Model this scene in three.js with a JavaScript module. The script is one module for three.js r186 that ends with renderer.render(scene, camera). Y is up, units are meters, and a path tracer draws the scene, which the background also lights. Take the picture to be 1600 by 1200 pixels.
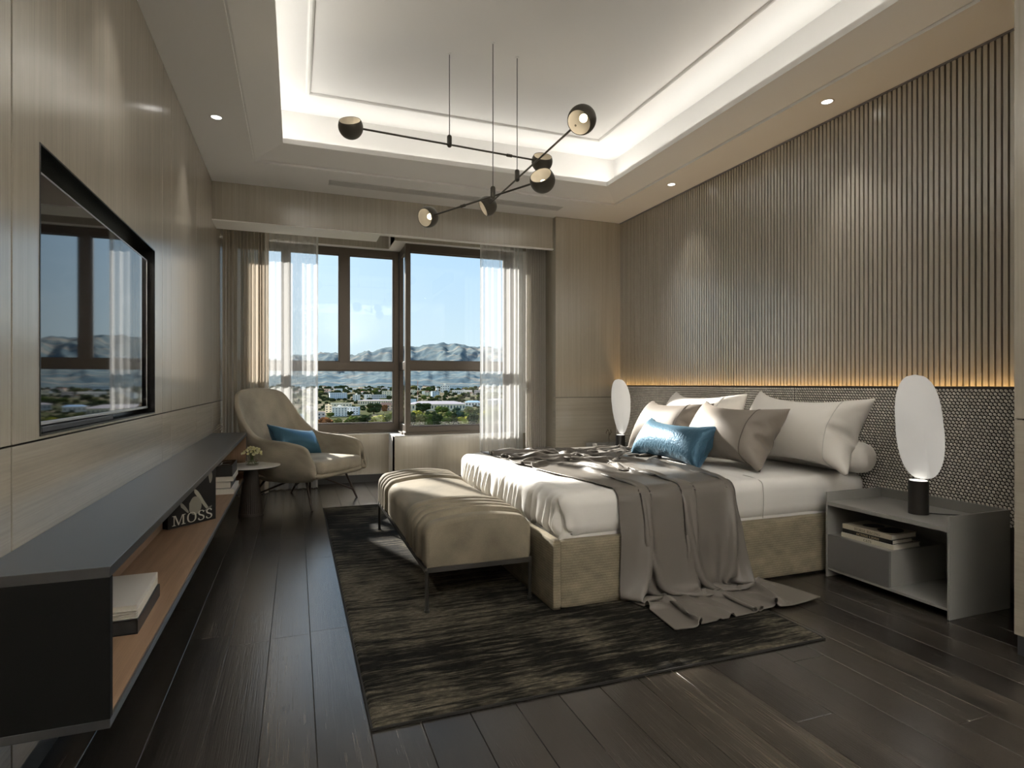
import * as THREE from 'three';
import { RoundedBoxGeometry } from 'three/addons/geometries/RoundedBoxGeometry.js';
import { RectAreaLightUniformsLib } from 'three/addons/lights/RectAreaLightUniformsLib.js';
import { mergeGeometries } from 'three/addons/utils/BufferGeometryUtils.js';

// ---------------------------------------------------------------- camera, sky, sun, exposure
const scene = new THREE.Scene();
const EYE = 1.15, YAW = 0.35467;
const camera = new THREE.PerspectiveCamera(2 * Math.atan(600 / 910) * 180 / Math.PI, 4 / 3, 0.05, 20000);
camera.position.set(0, EYE, 0);
camera.rotation.y = -YAW;

const renderer = new THREE.WebGLRenderer({ antialias: true });
renderer.toneMapping = THREE.LinearToneMapping;
renderer.toneMappingExposure = 1.42;
renderer.shadowMap.enabled = true;
RectAreaLightUniformsLib.init();

const SKY = { horizon: [0.70, 0.86, 0.88], low: [0.43, 0.68, 0.93], high: [0.30, 0.52, 0.86], glare: 7, strength: 0.78 };
const SUN = { dir: [0.34, -0.513, 1.0], color: [1.0, 0.95, 0.86], intensity: 14.5 };
const COVE = 1.65, HEADLED = 25, DOWN = 1.5, FILL_UPLIGHT = 58, BULB = 0.045, LAMP = 0.35;

{ // a clear sky: pale at the horizon, deeper blue towards the zenith, the same all the way round
  const W = 512, H = 256, data = new Float32Array(W * H * 4);
  const mix = (a, b, t) => a.map((x, i) => x + (b[i] - x) * t);
  const to = new THREE.Vector3(-SUN.dir[0], -SUN.dir[1], -SUN.dir[2]).normalize();
  for (let r = 0; r < H; r++) {
    const el = ((r + 0.5) / H - 0.5) * 180;
    let c;
    if (el < 0) c = SKY.horizon;
    else if (el < 15) c = mix(SKY.horizon, SKY.low, Math.pow(el / 15, 0.8));
    else c = mix(SKY.low, SKY.high, Math.min(1, (el - 15) / 65));
    for (let k = 0; k < W; k++) { // and the glare of hazy air round the sun
      const az = ((k + 0.5) / W - 0.5) * 2 * Math.PI, e = el * Math.PI / 180, cs = Math.cos(az) * Math.cos(e) * to.x + Math.sin(e) * to.y + Math.sin(az) * Math.cos(e) * to.z;
      const th = Math.acos(Math.min(1, Math.max(-1, cs))) * 180 / Math.PI, g = el > 0 ? SKY.glare * Math.exp(-th / 6) : 0;
      data.set([c[0] + g, c[1] + 0.97 * g, c[2] + 0.9 * g, 1], (r * W + k) * 4);
    }
  }
  const t = new THREE.DataTexture(data, W, H, THREE.RGBAFormat, THREE.FloatType);
  t.mapping = THREE.EquirectangularReflectionMapping;
  t.magFilter = THREE.LinearFilter;
  t.needsUpdate = true;
  scene.background = t;
  scene.backgroundIntensity = SKY.strength;
}
const sun = new THREE.DirectionalLight(new THREE.Color().setRGB(...SUN.color), SUN.intensity);
sun.name = 'sun';
sun.position.set(2.2 - SUN.dir[0] * 20, 0.5 - SUN.dir[1] * 20, -3.7 - SUN.dir[2] * 20);
sun.target.position.set(2.2, 0.5, -3.7);
sun.castShadow = true;
sun.shadow.mapSize.set(4096, 4096);
Object.assign(sun.shadow.camera, { left: -8, right: 8, top: 8, bottom: -8, near: 1, far: 60 });
sun.shadow.radius = 2.5;
scene.add(sun, sun.target);

// ---------------------------------------------------------------- helpers
let rs = 12345;
const rnd = () => { rs = (rs + 0x6d2b79f5) | 0; let t = Math.imul(rs ^ (rs >>> 15), 1 | rs); t = (t + Math.imul(t ^ (t >>> 7), 61 | t)) ^ t; return ((t ^ (t >>> 14)) >>> 0) / 4294967296; };
const rr = (a, b) => a + (b - a) * rnd();
const V = (x, y, z) => new THREE.Vector3(x, y, z);
const clamp = (x, a, b) => Math.min(b, Math.max(a, x));
const lerp = (a, b, t) => a + (b - a) * t;
const sstep = (a, b, x) => { const t = clamp((x - a) / (b - a), 0, 1); return t * t * (3 - 2 * t); };
const names = new Map();
function numbered(name) {
  const n = names.get(name) ?? 0; names.set(name, n + 1);
  return n ? name + '_' + String(n).padStart(3, '0') : name;
}
function shadows(m) { m.castShadow = true; m.receiveShadow = true; return m; }
function tag(o, label, category, group, kind) {
  if (label) o.userData.label = label;
  if (category) o.userData.category = category;
  if (group) o.userData.group = group;
  if (kind) o.userData.kind = kind;
  return o;
}
function thing(name, label, category, pos = [0, 0, 0], turn = 0, group) {
  const o = new THREE.Group(); o.name = numbered(name);
  o.position.set(...pos); o.rotation.y = turn;
  scene.add(o);
  return tag(o, label, category, group);
}
function structure(name, label) {
  const o = new THREE.Group(); o.name = numbered(name); scene.add(o);
  return tag(o, label, null, null, 'structure');
}
// one mesh from one or more geometries
function part(parent, name, geos, mat) {
  const list = [].concat(geos);
  let g = list[0];
  if (list.length > 1) {
    const flat = list.map((x) => { const y = x.index ? x.toNonIndexed() : x.clone(); for (const k of Object.keys(y.attributes)) if (!['position', 'normal', 'uv'].includes(k)) y.deleteAttribute(k); if (!y.attributes.uv) y.setAttribute('uv', new THREE.BufferAttribute(new Float32Array(y.attributes.position.count * 2), 2)); return y; });
    g = mergeGeometries(flat);
  }
  const m = shadows(new THREE.Mesh(g, mat));
  m.name = numbered(name);
  (parent ?? scene).add(m);
  return m;
}
function copyOf(o, pos, turn, label, group) {
  const c = o.clone(); c.name = numbered(o.name.replace(/_\d{3}$/, ''));
  c.userData = { ...o.userData };
  if (pos) c.position.set(...pos);
  if (turn !== undefined) c.rotation.y = turn;
  if (label) c.userData.label = label;
  if (group) c.userData.group = group;
  scene.add(c);
  return c;
}
// uv in metres from the dominant face direction; along: which axis runs along v
function metreUV(g, along = 'y', off = [0, 0]) {
  const p = g.attributes.position, n = g.attributes.normal, uv = new Float32Array(p.count * 2);
  for (let i = 0; i < p.count; i++) {
    const q = { x: p.getX(i), y: p.getY(i), z: p.getZ(i) };
    const a = { x: Math.abs(n.getX(i)), y: Math.abs(n.getY(i)), z: Math.abs(n.getZ(i)) };
    const d = a.x >= a.y && a.x >= a.z ? 'x' : a.y >= a.z ? 'y' : 'z';
    const axes = ['x', 'y', 'z'].filter((k) => k !== d);
    let v = axes.includes(along) ? along : axes[1];
    const u = axes.find((k) => k !== v);
    uv[2 * i] = q[u] + off[0]; uv[2 * i + 1] = q[v] + off[1];
  }
  g.setAttribute('uv', new THREE.BufferAttribute(uv, 2));
  return g;
}
function box(x0, x1, y0, y1, z0, z1, along = 'y', bevel = 0, off) {
  const w = Math.abs(x1 - x0), h = Math.abs(y1 - y0), d = Math.abs(z1 - z0);
  let g = bevel ? new RoundedBoxGeometry(w, h, d, 2, Math.min(bevel, w / 2.01, h / 2.01, d / 2.01)) : new THREE.BoxGeometry(w, h, d);
  g.translate((x0 + x1) / 2, (y0 + y1) / 2, (z0 + z1) / 2);
  return metreUV(g, along, off ?? [0, 0]);
}
function tube(pts, r, seg = 24, rad = 8, closed = false) {
  return new THREE.TubeGeometry(new THREE.CatmullRomCurve3(pts.map((p) => V(...p)), closed), seg, r, rad, closed);
}
function bar(a, b, r, rad = 10) {
  const A = V(...a), B = V(...b), d = B.clone().sub(A), g = new THREE.CylinderGeometry(r, r, d.length(), rad);
  g.applyQuaternion(new THREE.Quaternion().setFromUnitVectors(V(0, 1, 0), d.normalize()));
  g.translate((A.x + B.x) / 2, (A.y + B.y) / 2, (A.z + B.z) / 2);
  return g;
}
function squareBar(a, b, w, h, up = V(0, 1, 0)) {
  const A = V(...a), B = V(...b), d = B.clone().sub(A), L = d.length(), g = new THREE.BoxGeometry(w, h, L);
  const m = new THREE.Matrix4().lookAt(A, B, up); g.applyMatrix4(m);
  g.translate((A.x + B.x) / 2, (A.y + B.y) / 2, (A.z + B.z) / 2);
  return metreUV(g);
}
// a surface from f(u, v) -> [x, y, z], with uv in metres if su and sv are given
function sheet(f, nu, nv, su = 1, sv = 1) {
  const pos = [], uv = [], idx = [];
  for (let j = 0; j <= nv; j++) for (let i = 0; i <= nu; i++) { pos.push(...f(i / nu, j / nv)); uv.push(i / nu * su, j / nv * sv); }
  for (let j = 0; j < nv; j++) for (let i = 0; i < nu; i++) { const a = j * (nu + 1) + i, b = a + 1, c = a + nu + 1, d = c + 1; idx.push(a, b, d, a, d, c); }
  const g = new THREE.BufferGeometry();
  g.setAttribute('position', new THREE.Float32BufferAttribute(pos, 3));
  g.setAttribute('uv', new THREE.Float32BufferAttribute(uv, 2));
  g.setIndex(idx); g.computeVertexNormals();
  return g;
}
// ---- noise
const PERM = new Uint8Array(512); { const p = [...Array(256).keys()]; for (let i = 255; i > 0; i--) { const j = Math.floor(rnd() * (i + 1)); [p[i], p[j]] = [p[j], p[i]]; } for (let i = 0; i < 512; i++) PERM[i] = p[i & 255]; }
const hash = (x, y, z = 0) => PERM[(PERM[(PERM[x & 255] + y) & 255] + z) & 255] / 255;
function vnoise(x, y, px = 256, py = 256) { // value noise, wrapping at px, py
  const xi = Math.floor(x), yi = Math.floor(y), fx = x - xi, fy = y - yi, u = fx * fx * (3 - 2 * fx), v = fy * fy * (3 - 2 * fy);
  const X0 = ((xi % px) + px) % px, X1 = (X0 + 1) % px, Y0 = ((yi % py) + py) % py, Y1 = (Y0 + 1) % py;
  return lerp(lerp(hash(X0, Y0), hash(X1, Y0), u), lerp(hash(X0, Y1), hash(X1, Y1), u), v);
}
function fbm(x, y, oct = 4, px = 256, py = 256) {
  let s = 0, a = 0.5, t = 0;
  for (let i = 0; i < oct; i++) { s += a * vnoise(x + i * 17, y + i * 31, px, py); t += a; a *= 0.5; x *= 2; y *= 2; px *= 2; py *= 2; }
  return s / t;
}
const s2b = (x) => clamp(Math.round(255 * (x <= 0.0031308 ? x * 12.92 : 1.055 * Math.pow(x, 1 / 2.4) - 0.055)), 0, 255);
// a texture of W x H metres, n x m pixels: f(x, y) in pixels / n -> [r, g, b] linear, or a number
function tex(n, m, metresW, metresH, f, color = true) {
  const data = new Uint8Array(n * m * 4);
  for (let y = 0; y < m; y++) for (let x = 0; x < n; x++) {
    const c = f(x / n, y / m), o = (y * n + x) * 4;
    if (color) { data[o] = s2b(c[0]); data[o + 1] = s2b(c[1]); data[o + 2] = s2b(c[2]); } else data[o] = data[o + 1] = data[o + 2] = clamp(Math.round(c * 255), 0, 255);
    data[o + 3] = 255;
  }
  const t = new THREE.DataTexture(data, n, m, THREE.RGBAFormat);
  t.wrapS = t.wrapT = THREE.RepeatWrapping; t.magFilter = THREE.LinearFilter; t.minFilter = THREE.LinearMipmapLinearFilter; t.generateMipmaps = true;
  if (color) t.colorSpace = THREE.SRGBColorSpace;
  t.repeat.set(1 / metresW, 1 / metresH); t.needsUpdate = true;
  return t;
}
const rgb = (r, g, b) => new THREE.Color().setRGB(r, g, b);
const std = (name, c, rough = 0.6, extra = {}) => { const m = new THREE.MeshPhysicalMaterial({ color: rgb(...c), roughness: rough, side: THREE.DoubleSide, ...extra }); m.name = name; return m; };

// ---------------------------------------------------------------- materials
const veneerGrain = (seed, cx, cy) => (x, y) => {
  const fine = vnoise(x * 360 + seed, y * 5, 360, 5), mid = vnoise(x * 90 + seed * 3, y * 3, 90, 3), wide = fbm(x * 8 + seed, y * 2, 3, 8, 2), fleck = vnoise(x * 256, y * 60 + seed, 256, 60);
  return 0.8 + 0.13 * fine + 0.12 * mid + 0.12 * wide + 0.05 * fleck;
};
const mul = (c, k) => [c[0] * k, c[1] * k, c[2] * k];
const veneerT = tex(1024, 512, 1.3, 2.6, (x, y) => mul([0.365, 0.328, 0.268], veneerGrain(3)(x, y)));
const veneerB = tex(512, 256, 1.3, 2.6, (x, y) => veneerGrain(3)(x, y) - 0.5, false);
const M = {};
M.veneer = std('greige wood veneer', [1, 1, 1], 0.2, { map: veneerT, bumpMap: veneerB, bumpScale: 0.00015, ior: 2.5 });
M.veneerBack = std('greige wood veneer, matt', [1, 1, 1], 0.5, { map: veneerT });
M.slat = std('greige wood slat', [1.12, 1.12, 1.14], 0.24, { map: veneerT, ior: 2.3 });
M.slatBacking = std('dark brown slat backing', [0.035, 0.027, 0.018], 0.8);
M.gap = std('dark joint', [0.03, 0.026, 0.02], 0.9);
M.ceiling = std('white ceiling paint', [0.81, 0.80, 0.785], 0.75);
M.whitePaint = std('white window reveal paint', [0.78, 0.76, 0.72], 0.6);
M.frame = std('bronze window frame', [0.105, 0.086, 0.068], 0.38, { metalness: 0.3 });
M.frameSeal = std('black window seal', [0.02, 0.02, 0.02], 0.7);
M.baseboard = std('dark grey baseboard', [0.045, 0.046, 0.05], 0.45);
M.glass = std('window glass', [1, 1, 1], 0, { transmission: 1, thickness: 0, ior: 1.45 });
const floorG = (x, y) => {
  const wob = fbm(x * 5, y * 2, 3, 5, 2), ring = 0.5 + 0.5 * Math.sin(60 * (x + 0.22 * wob + 0.02 * Math.sin(y * 6.283)));
  const pore = vnoise(x * 300, y * 24, 300, 24), fine = vnoise(x * 480, y * 10, 480, 10), wide = fbm(x * 6 + 9, y * 3, 3, 6, 3);
  return { ring, pore: Math.pow(pore, 3), fine, wide };
};
const floorT = tex(1024, 1024, 0.68, 2.4, (x, y) => { const q = floorG(x, y); const k = 0.45 + 0.3 * q.ring * q.wide + 0.45 * q.fine * q.wide + 0.75 * q.pore + 0.3 * q.wide; return mul([0.036, 0.030, 0.0255], 1.7 * Math.max(0.15, k - 0.44)); });
const floorB = tex(1024, 1024, 0.68, 2.4, (x, y) => { const q = floorG(x, y); return 0.5 + 0.25 * q.fine - 0.4 * q.pore + 0.1 * q.ring; }, false);
M.planks = [0.72, 0.9, 1.1, 1.35].map((k, i) => std('smoked oak plank ' + i, [k, k, k * (1 - 0.03 * i)], 0.25, { map: floorT, bumpMap: floorB, bumpScale: 0.0004, ior: 1.8 }));
M.subfloor = std('floor joint', [0.13, 0.12, 0.105], 0.9);
M.black = std('matt black', [0.012, 0.012, 0.012], 0.5);
M.blackMetal = std('black powder-coated metal', [0.018, 0.016, 0.014], 0.42, { metalness: 0.2 });
M.screen = std('television screen glass', [0.006, 0.006, 0.007], 0.03, { ior: 1.9 });
M.silver = std('silver trim', [0.62, 0.62, 0.64], 0.3, { metalness: 0.9 });
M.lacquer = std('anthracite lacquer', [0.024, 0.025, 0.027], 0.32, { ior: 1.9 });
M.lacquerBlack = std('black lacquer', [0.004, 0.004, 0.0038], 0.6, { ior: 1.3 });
const oakT = tex(512, 512, 0.5, 1.6, (x, y) => { const q = floorG(x, y); return mul([0.30, 0.19, 0.115], 0.7 + 0.22 * q.ring * q.wide + 0.2 * q.fine + 0.2 * q.wide - 0.1 * q.pore); });
M.oak = std('warm oak lining', [1, 1, 1], 0.5, { map: oakT });
M.graphite = std('grey lacquer', [0.235, 0.23, 0.215], 0.34);
M.drawer = std('dark grey lacquer', [0.125, 0.122, 0.117], 0.45);
const clothT = (base, amp, n = 256, sc = 0.08) => tex(n, n, sc, sc, (x, y) => mul(base, 1 - amp + amp * 2 * (0.5 * vnoise(x * n / 2, y * n / 4, n / 2, n / 4) + 0.5 * vnoise(x * n / 4 + 7, y * n / 2, n / 4, n / 2))));
const suede = (base, seed, amp = 0.3) => tex(512, 512, 0.9, 0.9, (x, y) => { const p = fbm(x * 5 + seed, y * 4 + seed, 4, 5, 4), q = vnoise(x * 256, y * 256, 256, 256); return mul(base, 1 - amp / 2 + amp * (p - 0.5) * 2 + 0.10 * (q - 0.5)); });
M.suede = std('taupe suede', [1, 1, 1], 0.8, { map: suede([0.255, 0.22, 0.158], 5, 0.45), sheen: 0.5, sheenColor: rgb(0.5, 0.45, 0.36), sheenRoughness: 0.5 });
M.suedeChair = std('beige velvet', [1, 1, 1], 0.8, { map: suede([0.47, 0.42, 0.33], 11, 0.4), sheen: 0.5, sheenColor: rgb(0.5, 0.45, 0.38), sheenRoughness: 0.5 });
const corduroy = tex(512, 512, 0.4, 0.4, (x, y) => { const rib = 0.5 + 0.5 * Math.sin(y * 6.2832 * 30), p = fbm(x * 6, y * 10, 4, 6, 10), h = vnoise(x * 200, y * 100, 200, 100); return mul([0.235, 0.202, 0.138], 0.60 + 0.24 * rib * (0.3 + 1.0 * h) + 0.6 * (p - 0.3) + 0.12 * h); });
const corduroyB = tex(512, 512, 0.4, 0.4, (x, y) => 0.5 + 0.3 * Math.sin(y * 6.2832 * 30) * vnoise(x * 200, y * 60, 200, 60) + 0.2 * (vnoise(x * 120, y * 120, 120, 120) - 0.5), false);
M.bedBase = std('ochre ribbed chenille', [1, 1, 1], 0.85, { map: corduroy, bumpMap: corduroyB, bumpScale: 0.0015 });
const linenB = tex(512, 512, 0.1, 0.1, (x, y) => 0.5 * vnoise(x * 256, y * 64, 256, 64) + 0.5 * vnoise(x * 64, y * 256, 64, 256), false);
M.sheet = std('white cotton', [0.82, 0.805, 0.775], 0.75, { bumpMap: linenB, bumpScale: 0.0002 });
M.whitePillow = std('off-white cotton', [0.79, 0.76, 0.71], 0.75, { bumpMap: linenB, bumpScale: 0.0002 });
M.greyPillow = std('taupe sateen', [0.225, 0.195, 0.165], 0.6, { bumpMap: linenB, bumpScale: 0.0002, sheen: 0.3, sheenColor: rgb(0.5, 0.46, 0.42) });
M.seam = std('dark seam', [0.12, 0.10, 0.085], 0.8);
M.throw = std('grey brown satin', [0.135, 0.122, 0.106], 0.45, { bumpMap: linenB, bumpScale: 0.0002, sheen: 0.5, sheenColor: rgb(0.6, 0.57, 0.52), sheenRoughness: 0.4 });
M.blueSatin = std('blue satin', [0.05, 0.14, 0.215], 0.30, { metalness: 0.5, sheen: 0.4, sheenColor: rgb(0.3, 0.6, 0.7), ior: 1.6 });
M.blueSatinBed = std('crinkled blue satin', [0.04, 0.11, 0.175], 0.5, { metalness: 0.4, sheen: 0.3, sheenColor: rgb(0.4, 0.65, 0.75), bumpMap: tex(512, 512, 0.25, 0.25, (x, y) => 1 - Math.abs(2 * fbm(x * 14, y * 10, 3, 14, 10) - 1), false), bumpScale: 0.0025 });
M.drape = std('taupe drape linen', [1, 1, 1], 0.85, { map: clothT([0.60, 0.54, 0.455], 0.04), transmission: 0.4, thickness: 0 });
M.drapeGrey = std('silver grey drape linen', [1, 1, 1], 0.85, { map: clothT([0.58, 0.55, 0.50], 0.04), transmission: 0.35, thickness: 0 });
M.sheer = std('white voile', [0.88, 0.89, 0.89], 0.9, { transparent: true, opacity: 0.37, transmission: 0.5, thickness: 0 });
M.sheerHem = std('white voile hem', [0.95, 0.95, 0.95], 0.9, { transparent: true, opacity: 0.7, transmission: 0.45, thickness: 0 });
M.opal = std('white opal lamp reflector glow', [0.86, 0.855, 0.84], 0.45, { emissive: rgb(1, 0.98, 0.95), emissiveIntensity: 0.10 });  // emission stands in for the lamp light falling on the sheet
M.darkTable = std('dark stained fluted oak', [0.022, 0.014, 0.010], 0.5);
M.stone = std('pale stone', [0.62, 0.60, 0.56], 0.35);
M.clear = std('clear glass', [1, 1, 1], 0, { transmission: 1, thickness: 0, ior: 1.4 });
M.paper = std('book pages', [0.66, 0.63, 0.56], 0.8);
M.lampGlow = (c, k) => std('lamp glow', [0.9, 0.88, 0.82], 0.5, { emissive: rgb(...c), emissiveIntensity: k });

// ================================================================ THE SETTING
const XL = -0.72, XR = 3.52, HC = 3.0, ZB = -5.92, ZN = 1.6;

// ---------------------------------------------------------------- floor of separate planks
{
  const floor = structure('floor', 'dark smoked oak plank floor');
  part(floor, 'subfloor', box(XL - 0.1, 3.75, -0.12, -0.005, -7.15, ZN + 0.1, 'z'), M.subfloor);
  const W = 0.17, shapes = new Map();
  const plank = (w, L, o) => { // chamfered top edges
    const c = 0.0014, h = 0.0048, a = w / 2 - 0.0008, b = L / 2 - 0.0005, t = [], uv = [];
    const P = (x, y, z) => [x, y, z], quad = (p, q, r, s) => { for (const k of [p, q, r, p, r, s]) { t.push(...k); uv.push(k[0] + o[0], k[2] + o[1]); } };
    const T = [P(-a + c, 0, -b + c), P(-a + c, 0, b - c), P(a - c, 0, b - c), P(a - c, 0, -b + c)], S = [P(-a, -c, -b), P(-a, -c, b), P(a, -c, b), P(a, -c, -b)], D = [P(-a, -h, -b), P(-a, -h, b), P(a, -h, b), P(a, -h, -b)];
    quad(...T);
    for (let i = 0; i < 4; i++) { const j = (i + 1) % 4; quad(T[j], T[i], S[i], S[j]); quad(S[j], S[i], D[i], D[j]); }
    const g = new THREE.BufferGeometry();
    g.setAttribute('position', new THREE.Float32BufferAttribute(t, 3)); g.setAttribute('uv', new THREE.Float32BufferAttribute(uv, 2)); g.computeVertexNormals();
    return g;
  };
  const lengths = [1.2, 1.5, 1.8, 2.1];
  for (let k = 1; k <= 27; k++) {
    const x = -0.96 + W * (k + 0.5);
    if (x - W / 2 > 3.7) break;
    let z = ZN + 0.05 - rr(0, 1.6);
    let first = true;
    for (let zz = ZN + 0.05; zz > -7.12;) {
      let L = first ? ZN + 0.05 - z : lengths[Math.floor(rnd() * 4)]; first = false;
      if (L < 0.15) continue;
      if (zz - L < -7.12) L = zz + 7.12;
      if (L < 0.05) break;
      const v = Math.floor(rnd() * 6), key = L.toFixed(3) + v;
      if (!shapes.has(key)) shapes.set(key, plank(W, L, [v * 0.113 + 0.05, v * 0.71]));
      const m = part(floor, 'plank', shapes.get(key), M.planks[Math.floor(rnd() * 4)]);
      m.position.set(x, 0, zz - L / 2);
      zz -= L;
    }
  }
}

// ---------------------------------------------------------------- walls
function panelBox(parent, name, x0, x1, y0, y1, z0, z1, along = 'y', mat = M.veneer) {
  return part(parent, name, box(x0, x1, y0, y1, z0, z1, along, 0.0007, [rr(0, 3), rr(0, 3)]), mat);
}
const NICHE = { z0: -3.633, z1: -2.122, y0: 0.993, y1: 1.873 };
{
  const w = structure('wall_left', 'left wall of greige veneer panels around a recessed television');
  // masonry behind the panels, open where the niche sits
  part(w, 'wall_core', [box(XL - 0.25, XL - 0.1, -0.1, 3.6, -7.15, ZN + 0.1), box(XL - 0.1, XL - 0.02, -0.1, NICHE.y0 - 0.01, -7.15, ZN + 0.1), box(XL - 0.1, XL - 0.02, NICHE.y1, 3.6, -7.15, ZN + 0.1),
    box(XL - 0.1, XL - 0.02, NICHE.y0 - 0.01, NICHE.y1, NICHE.z1, ZN + 0.1), box(XL - 0.1, XL - 0.02, NICHE.y0 - 0.01, NICHE.y1, -7.15, NICHE.z0)], M.gap);
  const js = [ZN, -0.05, -1.942, -3.827, -4.082, -5.036, -5.95, -7.05], g = 0.0025, X0 = XL - 0.018;
  for (let i = 0; i + 1 < js.length; i++) {
    const a = js[i] - (i === 2 ? 2 * g : g), b = js[i + 1] + (i === 1 ? 2 * g : g);
    panelBox(w, 'panel', X0, XL, 0.082, 0.979, b, a, 'z');
    if (i === 2) { // the panel the television is let into
      const s = new THREE.Shape([[b, 0.985], [a, 0.985], [a, HC], [b, HC]].map(([p, q]) => new THREE.Vector2(p, q)));
      s.holes.push(new THREE.Path([[NICHE.z0, NICHE.y0], [NICHE.z0, NICHE.y1], [NICHE.z1, NICHE.y1], [NICHE.z1, NICHE.y0]].map(([p, q]) => new THREE.Vector2(p, q))));
      const e = new THREE.ExtrudeGeometry(s, { depth: 0.018, bevelEnabled: false });
      e.rotateY(-Math.PI / 2); e.translate(XL, 0, 0); // shape x runs along z
      part(w, 'panel', metreUV(e, 'y', [0.4, 0.2]), M.veneer);
    } else panelBox(w, 'panel', X0, XL, 0.985, HC, b, a, 'y');
  }
  const t = structure('baseboard_left', 'dark recessed baseboard along the left wall');
  part(t, 'board', box(XL - 0.018, XL - 0.006, 0, 0.08, -7.05, ZN, 'z'), M.baseboard);
}
const SLAT_END = -1.585;
{
  const w = structure('wall_right', 'right wall of narrow vertical wood slats above the headboard');
  part(w, 'wall_core', box(XR + 0.012, XR + 0.3, -0.1, 3.6, -6.8, ZN + 0.1), M.gap);
  part(w, 'slat_backing', box(XR, XR + 0.012, 0, HC, ZB, SLAT_END), M.slatBacking);
  const pitch = 0.032, sw = 0.0215, geos = [0, 1, 2, 3, 4, 5].map((i) => box(-0.02, 0, 1.06, HC - 0.012, -sw / 2, sw / 2, 'y', 0.0012, [i * 0.21 + 0.03, i * 0.37]));
  for (let z = ZB + 0.075; z < SLAT_END - 0.01; z += pitch) {
    const m = part(w, 'slat', geos[Math.floor(rnd() * 6)], M.slat);
    m.position.set(XR, 0, z);
  }
  const t = structure('trim_1', 'thin grey metal trim where the slats meet the ceiling');
  part(t, 'strip', box(XR - 0.028, XR - 0.002, HC - 0.012, HC - 0.001, ZB, SLAT_END, 'z'), std('grey metal trim', [0.22, 0.22, 0.24], 0.4, { metalness: 0.4 }));
}
{
  const w = structure('wall_near_right', 'veneer clad wall end at the right edge, beside the slats');
  part(w, 'wall_core', box(2.89, XR + 0.3, -0.1, 3.6, SLAT_END + 0.02, ZN + 0.1), M.gap);
  const g = 0.002;
  panelBox(w, 'panel', 2.87, 2.89, 1.003, HC, SLAT_END, 0.1, 'y');
  panelBox(w, 'panel', 2.87, 2.89, 0.085, 0.998, SLAT_END, 0.1, 'z');
  panelBox(w, 'panel', 2.87, 2.89, 1.003, HC, 0.104, ZN, 'y');
  panelBox(w, 'panel', 2.87, 2.89, 0.085, 0.998, 0.104, ZN, 'z');
  panelBox(w, 'panel', 2.89 + g, XR, 0.085, HC, SLAT_END, SLAT_END + 0.02, 'y');
  const t = structure('baseboard_right', 'dark recessed baseboard under the near right wall');
  part(t, 'board', box(2.878, XR, 0, 0.085, SLAT_END + 0.008, ZN, 'z'), M.baseboard);
}
{
  const w = structure('wall_rear', 'plain wall behind the viewer');
  part(w, 'wall_core', box(XL - 0.25, XR + 0.3, -0.1, 3.6, ZN, ZN + 0.25), M.veneerBack);
}
const ZL = -7.0, ZR = -6.56, XC = 1.03, SILL = 0.57, HEAD = 2.755, XBR = 2.72;
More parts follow.
